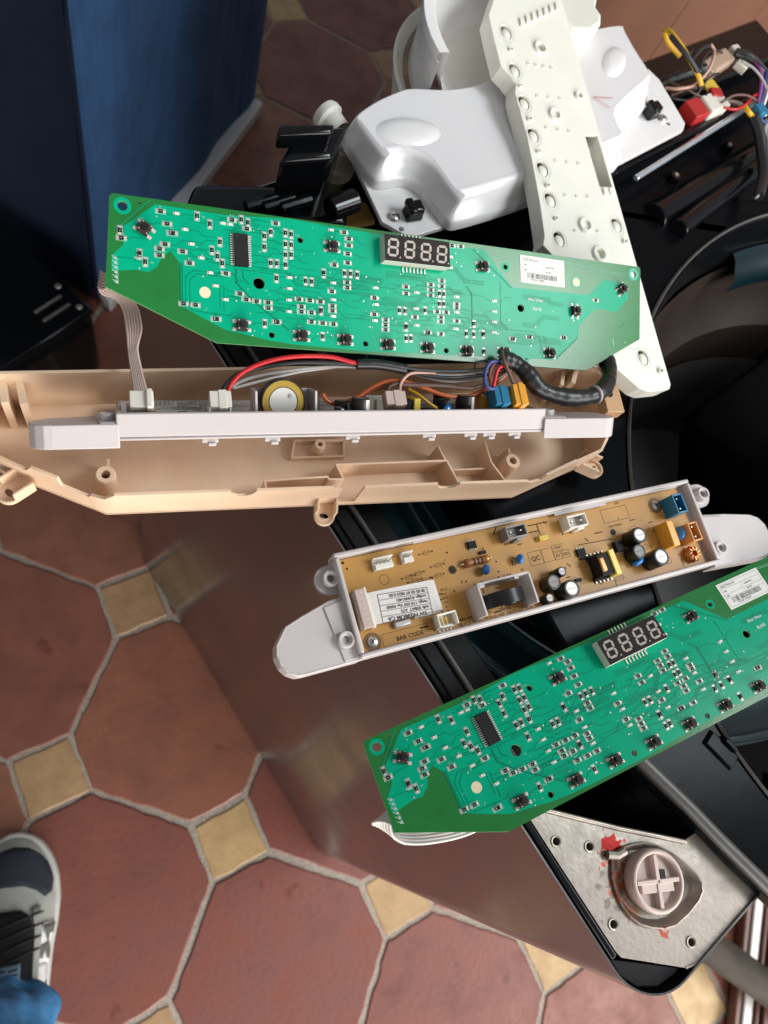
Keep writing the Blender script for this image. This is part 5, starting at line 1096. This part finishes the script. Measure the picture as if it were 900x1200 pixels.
hwire([(0.1353, 0.2302, 0.9700), (0.1535, 0.2305, 0.9690), (0.1771, 0.2332, 0.9680), (0.1982, 0.2381, 0.9680), (0.2089, 0.2419, 0.9680)], 0.0011, 'wire_black', 'black wire')
hwire([(0.1363, 0.2308, 0.9670), (0.1573, 0.2284, 0.9660), (0.1776, 0.2301, 0.9660), (0.1988, 0.2350, 0.9660), (0.2104, 0.2395, 0.9670)], 0.0011, 'wire_black', 'black wire')
hwire([(0.1370, 0.2314, 0.9650), (0.1582, 0.2308, 0.9640), (0.1816, 0.2329, 0.9640), (0.2026, 0.2378, 0.9650), (0.2123, 0.2415, 0.9660)], 0.0012, 'wire_white', 'white wire')
hwire([(0.1443, 0.2310, 0.9630), (0.1645, 0.2283, 0.9620), (0.1822, 0.2297, 0.9620), (0.2015, 0.2345, 0.9640), (0.2106, 0.2376, 0.9660)], 0.0011, 'wire_grey', 'light grey wire')
hwire([(0.0885, 0.2107, 0.9620), (0.0920, 0.2075, 0.9600), (0.0998, 0.2070, 0.9580), (0.1085, 0.2104, 0.9600), (0.1212, 0.2189, 0.9640), (0.1328, 0.2227, 0.9660), (0.1483, 0.2208, 0.9660), (0.1653, 0.2166, 0.9650), (0.1802, 0.2175, 0.9640), (0.1920, 0.2224, 0.9650), (0.2039, 0.2300, 0.9670), (0.2135, 0.2393, 0.9680)], 0.0014, 'wire_orange', 'orange red wire snaking to the bundle')
hwire([(0.0899, 0.2124, 0.9580), (0.0963, 0.2088, 0.9550), (0.1055, 0.2104, 0.9570), (0.1224, 0.2188, 0.9600), (0.1357, 0.2222, 0.9620), (0.1430, 0.2224, 0.9620)], 0.0013, 'wire_rust', 'rust wire')
hwire([(0.1285, 0.2121, 0.9640), (0.1287, 0.2169, 0.9660), (0.1329, 0.2198, 0.9670), (0.1423, 0.2202, 0.9670), (0.1650, 0.2221, 0.9670), (0.1823, 0.2222, 0.9670), (0.1971, 0.2275, 0.9680), (0.2108, 0.2365, 0.9680)], 0.0014, 'wire_brown', 'brown wire')
hwire([(0.1365, 0.2130, 0.9650), (0.1358, 0.2184, 0.9680), (0.1385, 0.2234, 0.9690), (0.1447, 0.2282, 0.9680), (0.1599, 0.2306, 0.9670)], 0.0010, 'wire_pink', 'beige wire')
hwire([(0.1433, 0.2211, 0.9610), (0.1502, 0.2182, 0.9600), (0.1591, 0.2130, 0.9580), (0.1659, 0.2115, 0.9550)], 0.0010, 'wire_yellow', 'ochre wire')
hwire([(0.1881, 0.2143, 0.9600), (0.1915, 0.2215, 0.9620), (0.1987, 0.2293, 0.9650), (0.2094, 0.2374, 0.9660)], 0.0011, 'wire_orange', 'orange wire')
hwire([(0.2028, 0.2384, 0.9750), (0.1946, 0.2369, 0.9770), (0.1903, 0.2303, 0.9760), (0.1904, 0.2223, 0.9740), (0.1952, 0.2198, 0.9730), (0.2048, 0.2219, 0.9720), (0.2126, 0.2238, 0.9700)], 0.0013, 'wire_blue', 'dark blue loop')
hwire([(0.2059, 0.2400, 0.9740), (0.1979, 0.2372, 0.9750), (0.1941, 0.2300, 0.9740), (0.1960, 0.2228, 0.9720), (0.2003, 0.2207, 0.9700)], 0.0012, 'wire_rust', 'rust loop')
hwire([(0.2058, 0.2370, 0.9760), (0.1989, 0.2325, 0.9770), (0.1967, 0.2255, 0.9750), (0.1964, 0.2210, 0.9720)], 0.0012, 'wire_red', 'red wire inside the loop')
hwire([(0.2033, 0.2361, 0.9760), (0.1987, 0.2336, 0.9750), (0.1956, 0.2277, 0.9740), (0.1954, 0.2227, 0.9720)], 0.0012, 'wire_pink', 'pink wire inside the loop')
hwire([(0.2021, 0.2453, 0.9780), (0.2021, 0.2379, 0.9790), (0.2058, 0.2309, 0.9770), (0.2101, 0.2245, 0.9740), (0.2125, 0.2209, 0.9720)], 0.0013, 'wire_brown', 'dark brown wire down to the orange plug')
hwire([(0.1877, 0.2374, 0.9660), (0.1893, 0.2420, 0.9660), (0.1943, 0.2438, 0.9660), (0.2018, 0.2429, 0.9680)], 0.0007, 'wire_black', 'short black tie')
P_ = spline([(0.2058, 0.2442, 0.9700), (0.2153, 0.2422, 0.9700), (0.2237, 0.2362, 0.9690), (0.2323, 0.2276, 0.9670), (0.2475, 0.2246, 0.9650), (0.2642, 0.2255, 0.9640), (0.2795, 0.2314, 0.9620), (0.2920, 0.2434, 0.9580), (0.2998, 0.2584, 0.9520), (0.3027, 0.2746, 0.9450), (0.3148, 0.3035, 0.9300)], 8); m = MB(); rr = [0.0056+0.0002*sin(i*1.7)+0.0005*sin(i*.37+1) for i in range(len(P_))]
m.tube([p-HO_ for p in P_], .0056, 'sheath', 14, radii=rr); o = m.build('sleeve', hn, smooth=60); o['label'] = 'thick black wrapped sleeve'
m = MB(); i = int(len(P_)*.58); m.tube([P_[i]-HO_, P_[i+1]-HO_], .0066, 'wire_grey', 16); o = m.build('cable_tie', hn, bevel=.0005)
m = MB(); c = Vector((0.0285, 0.1975, 0.9660))-HO_; m.box(c, (0.012, 0.01, 0.008), 'conn_white', 0.1); m.box((c.x+0.0012, c.y, c.z+0.0024), (0.0048, 0.0115, 0.004), 'conn_white', 0.1); o = m.build('plug', hn, bevel=.0004); o['label'] = 'beige plug of the red and black wires'
m = MB(); c = Vector((0.1321, 0.2091, 0.9660))-HO_; m.box(c, (0.013, 0.009, 0.008), 'ribbon_pink', 0.1); m.box((c.x+0.0013, c.y, c.z+0.0024), (0.0052, 0.01035, 0.004), 'ribbon_pink', 0.1); o = m.build('plug', hn, bevel=.0004); o['label'] = 'pale plug'
m = MB(); c = Vector((0.2013, 0.2158, 0.9680))-HO_; m.box(c, (0.01, 0.012, 0.012), 'conn_blue', 0.1); m.box((c.x+0.001, c.y, c.z+0.0036), (0.004, 0.0138, 0.006), 'conn_blue', 0.1); o = m.build('plug', hn, bevel=.0004); o['label'] = 'blue plug'
m = MB(); c = Vector((0.2135, 0.2171, 0.9690))-HO_; m.box(c, (0.009, 0.014, 0.013), 'film_orange', 0.1); m.box((c.x+0.0009, c.y, c.z+0.0039), (0.0036, 0.0161, 0.0065), 'film_orange', 0.1); o = m.build('plug', hn, bevel=.0004); o['label'] = 'orange plug'
cb = thing('connector_bundle', 'tangle of wires, taped splice and red and white connectors at the rear of the washer', 'wiring', Matrix.Translation((0.4769, 0.5865, 0.9300)))
HO_ = Vector((0.4769, 0.5865, 0.9300)); hn = cb
hwire([(0.4543, 0.5742, 0.9450), (0.4477, 0.5791, 0.9500), (0.4355, 0.5924, 0.9550), (0.4247, 0.6042, 0.9580), (0.4198, 0.6176, 0.9560), (0.4187, 0.6201, 0.9520), (0.4241, 0.6139, 0.9480), (0.4386, 0.6062, 0.9440)], 0.0023, 'wire_yellow', 'yellow wire loop')
hwire([(0.4161, 0.6053, 0.9600), (0.4231, 0.5951, 0.9600), (0.4322, 0.5879, 0.9580), (0.4416, 0.5831, 0.9540), (0.4509, 0.5782, 0.9480), (0.4569, 0.5763, 0.9400)], 0.0022, 'wire_black', 'black wire along the yellow one')
hwire([(0.4397, 0.5850, 0.9500), (0.4468, 0.5993, 0.9520), (0.4571, 0.6106, 0.9540), (0.4701, 0.6191, 0.9520)], 0.0020, 'wire_black', 'black wire bend')
hwire([(0.4673, 0.6179, 0.9540), (0.4716, 0.6131, 0.9520), (0.4673, 0.5993, 0.9500), (0.4613, 0.5886, 0.9450), (0.4499, 0.5785, 0.9400), (0.4363, 0.5750, 0.9360), (0.4279, 0.5803, 0.9300)], 0.0014, 'wire_pink', 'cream wire')
hwire([(0.4262, 0.5905, 0.9250), (0.4384, 0.5947, 0.9300), (0.4527, 0.5995, 0.9350), (0.4691, 0.6050, 0.9400)], 0.0050, 'wire_black', 'thick black bundle')
hwire([(0.4360, 0.5786, 0.9250), (0.4472, 0.5825, 0.9300), (0.4643, 0.5893, 0.9320), (0.4717, 0.5893, 0.9300)], 0.0030, 'wire_brown', 'dark wires')
hwire([(0.5059, 0.6296, 0.9450), (0.5174, 0.6263, 0.9470), (0.5300, 0.6214, 0.9450), (0.5383, 0.6120, 0.9400), (0.5410, 0.5932, 0.9350), (0.5410, 0.5717, 0.9300)], 0.0046, 'wire_black', 'black cable bundle')
hwire([(0.5223, 0.6211, 0.9490), (0.5276, 0.6107, 0.9480), (0.5284, 0.5961, 0.9440), (0.5253, 0.5783, 0.9380)], 0.0018, 'wire_purple', 'purple wire')
hwire([(0.5346, 0.6106, 0.9480), (0.5321, 0.5981, 0.9450), (0.5302, 0.5849, 0.9400), (0.5297, 0.5773, 0.9340)], 0.0015, 'wire_blue', 'blue wire')
hwire([(0.5365, 0.6025, 0.9480), (0.5343, 0.5881, 0.9430), (0.5315, 0.5757, 0.9360)], 0.0016, 'wire_white', 'white wire')
hwire([(0.4877, 0.5756, 0.9350), (0.5019, 0.5773, 0.9350), (0.5141, 0.5753, 0.9340), (0.5223, 0.5690, 0.9320)], 0.0022, 'wire_brown', 'brown wire')
hwire([(0.5101, 0.5743, 0.9360), (0.5142, 0.5670, 0.9360), (0.5244, 0.5654, 0.9320)], 0.0024, 'wire_yellow', 'orange wire')
hwire([(0.5214, 0.5646, 0.9340), (0.5271, 0.5493, 0.9300), (0.5302, 0.5322, 0.9250), (0.5290, 0.5093, 0.9220), (0.5182, 0.4838, 0.9200)], 0.0052, 'wire_black', 'black cable')
hwire([(0.5399, 0.5714, 0.9300), (0.5368, 0.5412, 0.9280), (0.5309, 0.5120, 0.9250), (0.5221, 0.4908, 0.9220), (0.5146, 0.4811, 0.9200)], 0.0012, 'wire_grey', 'thin grey wire')
hwire([(0.5502, 0.5794, 0.9300), (0.5384, 0.5625, 0.9280), (0.5344, 0.5477, 0.9260)], 0.0030, 'wire_grey', 'grey wires')
m = MB(); c = Vector((0.4849, 0.6162, 0.9380))-HO_; m.box(c, (0.046, 0.017, 0.012), 'tape_clear', 0.72); o = m.build('taped_splice', cb, bevel=0.003); o['label'] = 'splice wrapped in clear tape'
m = MB(); c = Vector((0.5108, 0.6358, 0.9400))-HO_; m.box(c, (0.01, 0.013, 0.01), 'conn_white', 0.5); o = m.build('splice_end', cb, bevel=0.001); o['label'] = 'white end of the taped splice'
m = MB(); c = Vector((0.5140, 0.6203, 0.9400))-HO_; m.box(c, (0.008, 0.012, 0.008), 'conn_white', 0.9); o = m.build('splice_end', cb, bevel=0.001); o['label'] = 'white lower end'
m = MB(); c = Vector((0.4553, 0.5599, 0.9280))-HO_; m.box(c, (0.019, 0.02, 0.014), 'conn_red', 0.55); o = m.build('connector', cb, bevel=0.001); o['label'] = 'red connector'
m = MB(); c = Vector((0.4775, 0.5719, 0.9300))-HO_; m.box(c, (0.027, 0.019, 0.013), 'conn_white', 0.55); o = m.build('connector', cb, bevel=0.001); o['label'] = 'off white connector'
m = MB(); c = Vector((0.4775, 0.5908, 0.9340))-HO_; m.box(c, (0.016, 0.014, 0.003), 'yellow_tape', 0.5); o = m.build('paper_tag', cb, bevel=0.001); o['label'] = 'pale yellow paper tag'
m = MB(); c = Vector((0.4795, 0.5818, 0.9350))-HO_; m.box(c, (0.013, 0.01, 0.006), 'conn_red', 0.2); o = m.build('connector', cb, bevel=0.001); o['label'] = 'small red connector'
m = MB(); c = Vector((0.5263, 0.5712, 0.9360))-HO_; m.box(c, (0.012, 0.012, 0.01), 'conn_blue', 0.5); o = m.build('connector', cb, bevel=0.001); o['label'] = 'blue connector'
m = MB(); c = Vector((0.4720, 0.5558, 0.9180))-HO_; m.box(c, (0.026, 0.014, 0.004), 'tape_clear', 0.6); o = m.build('paper_tag', cb, bevel=0.001); o['label'] = 'brown tag'
hwire([(0.4249, 0.5765, 0.9280), (0.4369, 0.5693, 0.9300), (0.4543, 0.5698, 0.9320), (0.4676, 0.5753, 0.9360)], 0.0012, 'wire_black', 'thin black wire in the tangle'); hwire([(0.4277, 0.5886, 0.9300), (0.4394, 0.5822, 0.9340), (0.4560, 0.5753, 0.9350), (0.4703, 0.5720, 0.9340)], 0.0011, 'wire_brown', 'thin brown wire in the tangle'); hwire([(0.4461, 0.5698, 0.9280), (0.4566, 0.5745, 0.9340), (0.4678, 0.5897, 0.9420), (0.4794, 0.5971, 0.9440)], 0.0012, 'wire_black', 'thin black wire in the tangle'); hwire([(0.4845, 0.5654, 0.9360), (0.4961, 0.5642, 0.9380), (0.5103, 0.5743, 0.9380), (0.5214, 0.5857, 0.9400), (0.5356, 0.5939, 0.9400)], 0.0012, 'wire_red', 'thin red wire in the tangle'); hwire([(0.4816, 0.5687, 0.9380), (0.4935, 0.5759, 0.9420), (0.5103, 0.5805, 0.9420), (0.5280, 0.5812, 0.9380)], 0.0012, 'wire_brown', 'thin brown wire in the tangle'); hwire([(0.5092, 0.6204, 0.9500), (0.5205, 0.6171, 0.9520), (0.5336, 0.6102, 0.9500)], 0.0012, 'wire_black', 'thin black wire in the tangle'); hwire([(0.5053, 0.6127, 0.9500), (0.5169, 0.6075, 0.9500), (0.5285, 0.5992, 0.9470), (0.5372, 0.5879, 0.9420)], 0.0012, 'wire_grey', 'thin grey wire in the tangle'); hwire([(0.5222, 0.5669, 0.9360), (0.5335, 0.5656, 0.9320), (0.5436, 0.5660, 0.9300)], 0.0013, 'wire_blue', 'thin blue wire in the tangle'); hwire([(0.5203, 0.5707, 0.9380), (0.5322, 0.5716, 0.9340), (0.5451, 0.5750, 0.9320)], 0.0013, 'wire_white', 'thin white wire in the tangle'); hwire([(0.4665, 0.5913, 0.9440), (0.4541, 0.5913, 0.9500), (0.4588, 0.6029, 0.9520), (0.4735, 0.6182, 0.9500), (0.4877, 0.6229, 0.9460)], 0.0011, 'wire_black', 'thin black wire in the tangle'); hwire([(0.4462, 0.6054, 0.9520), (0.4388, 0.5969, 0.9520), (0.4438, 0.5927, 0.9480), (0.4501, 0.5884, 0.9460)], 0.0016, 'wire_black', 'thin black wire in the tangle'); hwire([(0.5283, 0.5579, 0.9300), (0.5327, 0.5412, 0.9270), (0.5323, 0.5174, 0.9250), (0.5258, 0.4936, 0.9220)], 0.0012, 'wire_grey', 'thin grey wire in the tangle')

# ------------------------------------------------------------------ person: foot in a sneaker, trouser leg
HE, TO = Vector((-0.156, -0.372, 0)), Vector((-0.188, -0.074, 0))
PX = (TO-HE).normalized(); PR = Vector((PX.y, -PX.x, 0)); PL = (TO-HE).length
person = thing('person', 'person standing at the lower left, foot in a grey and navy sneaker, blue jeans', 'person', Matrix.Translation(HE))
def lerp_t(tab, s):
    for (a, x), (b, y) in zip(tab[:-1], tab[1:]):
        if s <= b: t = (s-a)/(b-a); t = t*t*(3-2*t) if False else t; return x+(y-x)*t
    return tab[-1][1]
WT = [(0, .004), (.02, .020), (.06, .029), (.15, .035), (.3, .038), (.45, .044), (.58, .0525), (.68, .0560), (.78, .0545), (.86, .0475), (.92, .038), (.96, .028), (.985, .017), (1, .004)]
HT = [(0, .060), (.05, .082), (.15, .090), (.32, .092), (.45, .080), (.6, .064), (.75, .054), (.86, .048), (.93, .041), (.97, .032), (1, .022)]
def shoe_pt(s, th, off=0.0):
    wv, h = lerp_t(WT, s), lerp_t(HT, s)
    c, sn = cos(th), sin(th)
    x = (wv-.001)*math.copysign(abs(c)**.92, c); z = .020+(h-.020)*abs(sn)**1.05
    nrm = Vector((c*.9, 0, sn*.9+.1)).normalized()*off
    return PR*(x+nrm.x)+PX*(s*PL)+Vector((0, 0, z+nrm.z))
ns, nt_ = 48, 24
v = [shoe_pt(i/ns, pi*j/nt_) for i in range(ns+1) for j in range(nt_+1)]
f = [(i*(nt_+1)+j, i*(nt_+1)+j+1, (i+1)*(nt_+1)+j+1, (i+1)*(nt_+1)+j) for i in range(ns) for j in range(nt_)]
m = MB(); m.add(v, f, 'shoe_grey'); shoe = m.build('sneaker', person, smooth=70, fixn=True)
m = MB(); so = []
for k in range(40):
    s = k/39; so.append((PX*(s*PL*1.015-.002)+PR*(lerp_t(WT, s)+.004)))
so2 = []
for k in range(39, -1, -1):
    s = k/39; so2.append((PX*(s*PL*1.015-.002)-PR*(lerp_t(WT, s)+.004)))
m.prism([tuple(p[:2]) for p in so+so2], 0.0, 0.026, 'shoe_sole'); m.build('sole', shoe, bevel=.004, seg=3)
def patch(name, poly, off, mt, parent=shoe, th=.0018, k=7):
    """panel lying on the shoe: polygon in (s, degrees)"""
    b = bmesh.new(); vs = [b.verts.new((p[0]*300, p[1], 0)) for p in poly]; b.faces.new(vs)
    for it in range(k): bmesh.ops.bisect_plane(b, geom=b.verts[:]+b.edges[:]+b.faces[:], plane_co=(min(p[0] for p in poly)*300+(max(p[0] for p in poly)-min(p[0] for p in poly))*300*(it+1)/(k+1), 0, 0), plane_no=(1, 0, 0))
    for it in range(k): bmesh.ops.bisect_plane(b, geom=b.verts[:]+b.edges[:]+b.faces[:], plane_co=(0, min(p[1] for p in poly)+(max(p[1] for p in poly)-min(p[1] for p in poly))*(it+1)/(k+1), 0), plane_no=(0, 1, 0))
    b.verts.index_update(); m = MB(); m.add([shoe_pt(q.co.x/300, radians(q.co.y), off) for q in b.verts], [tuple(x.index for x in fc.verts) for fc in b.faces], mt); b.free()
    o = m.build(name, parent, smooth=70, fixn=True); sd = o.modifiers.new('thick', 'SOLIDIFY'); sd.thickness = th; sd.offset = 0; return o
patch('toe_panel', [(.93, 55), (.945, 90), (.93, 125), (.88, 150), (.80, 172), (.735, 172), (.765, 140), (.775, 100), (.765, 75), (.735, 56), (.70, 42), (.715, 26), (.77, 17), (.84, 20), (.89, 32)], .0012, 'shoe_navy')
patch('tongue', [(.665, 78), (.672, 100), (.665, 125), (.60, 135), (.40, 140), (.28, 140), (.28, 56), (.36, 56), (.45, 57), (.55, 60), (.63, 66)], .003, 'shoe_dark', th=.004)
patch('eyestay', [(.67, 52), (.66, 64), (.55, 57), (.42, 53), (.30, 50), (.30, 40), (.42, 42), (.55, 45)], .0035, 'shoe_grey', th=.0025)
patch('side_emblem', [(.575, 8), (.590, 42), (.545, 46), (.43, 46), (.40, 8)], .0025, 'shoe_white', th=.001, k=5)
N_ = [(.575, 12), (.578, 41), (.552, 41), (.500, 27), (.497, 41), (.445, 44), (.440, 34), (.468, 31), (.428, 20), (.420, 10), (.452, 10), (.508, 25), (.535, 26), (.530, 12)]
patch('emblem_letter', N_, .0040, 'shoe_silver', th=.001, k=8)
patch('quarter_panel', [(.415, 20), (.425, 44), (.36, 46), (.24, 38), (.20, 24), (.26, 14)], .0025, 'shoe_white', th=.0015)
patch('heel_panel', [(.34, 4), (.22, 12), (.17, 30), (.05, 40), (.01, 4)], .002, 'shoe_navy')
lt = patch('tongue_label', [(.455, 74), (.455, 104), (.375, 104), (.375, 74)], .0085, 'tag_blue', th=.001, k=3)
for (a, b_) in (((.435, 78), (.432, 90)), ((.436, 93), (.440, 101)), ((.415, 78), (.413, 100)), ((.399, 80), (.399, 98))):
    patch('label_print', [(a[0]+.004, a[1]), (b_[0]+.004, b_[1]), (b_[0]-.003, b_[1]), (a[0]-.003, a[1])], .0095, 'shoe_dark', th=.0004, k=2)
for s_ in (.64, .59, .54, .49):
    m = MB(); m.tube(spline([shoe_pt(s_, radians(52), .005), shoe_pt(s_-.01, radians(75), .0075), shoe_pt(s_-.035, radians(105), .0075), shoe_pt(s_-.03, radians(130), .005)], 5), .0017, 'shoe_dark', 8, flat=.6); m.build('lace', shoe, smooth=60)
    m = MB(); m.tube([shoe_pt(s_, radians(46), .0052), shoe_pt(s_-.002, radians(55), .0062)], .0013, 'part_brown', 6); m.build('lace', shoe, smooth=60)
# trouser leg with folds at the hem
m = MB(); v = []; na, nz = 64, 60
rj = random.Random(3)
for j in range(nz+1):
    t = j/nz; z = 0.075+0.55*t; cxy = PX*(0.062-0.03*t-0.05*t*t)+PR*(0.002-0.03*t); r0 = .060+.018*t
    for i in range(na):
        a = 2*pi*i/na; r = r0*(1+.08*sin(3*a+9*t+1)*(1-t)+.07*sin(5*a-22*t)*(1-t)**2+.06*sin(2*a+46*t)*(1-t)**3+.03*sin(9*a+30*t)*(1-t)**3)
        if j == 0: r *= 1.03
        p = cxy+PR*(r*cos(a)*.88)+PX*(r*sin(a)*1.05); v.append((p.x, p.y, z+.010*cos(a-pi/2)*(1-t)**4+ (0.006*sin(4*a) if j == 0 else 0)))
f = [(j*na+i, j*na+(i+1) % na, (j+1)*na+(i+1) % na, (j+1)*na+i) for j in range(nz) for i in range(na)]
f.append(tuple(range(nz*na, (nz+1)*na)))
m.add(v, f, 'denim'); o = m.build('trouser_leg', person, smooth=80); sd = o.modifiers.new('thick', 'SOLIDIFY'); sd.thickness = .002
m = MB(); m.tube([PX*0.058+Vector((0, 0, .06)), PX*0.058+Vector((0, 0, .18))], .036, 'skin', 16); m.build('ankle', person, smooth=60)
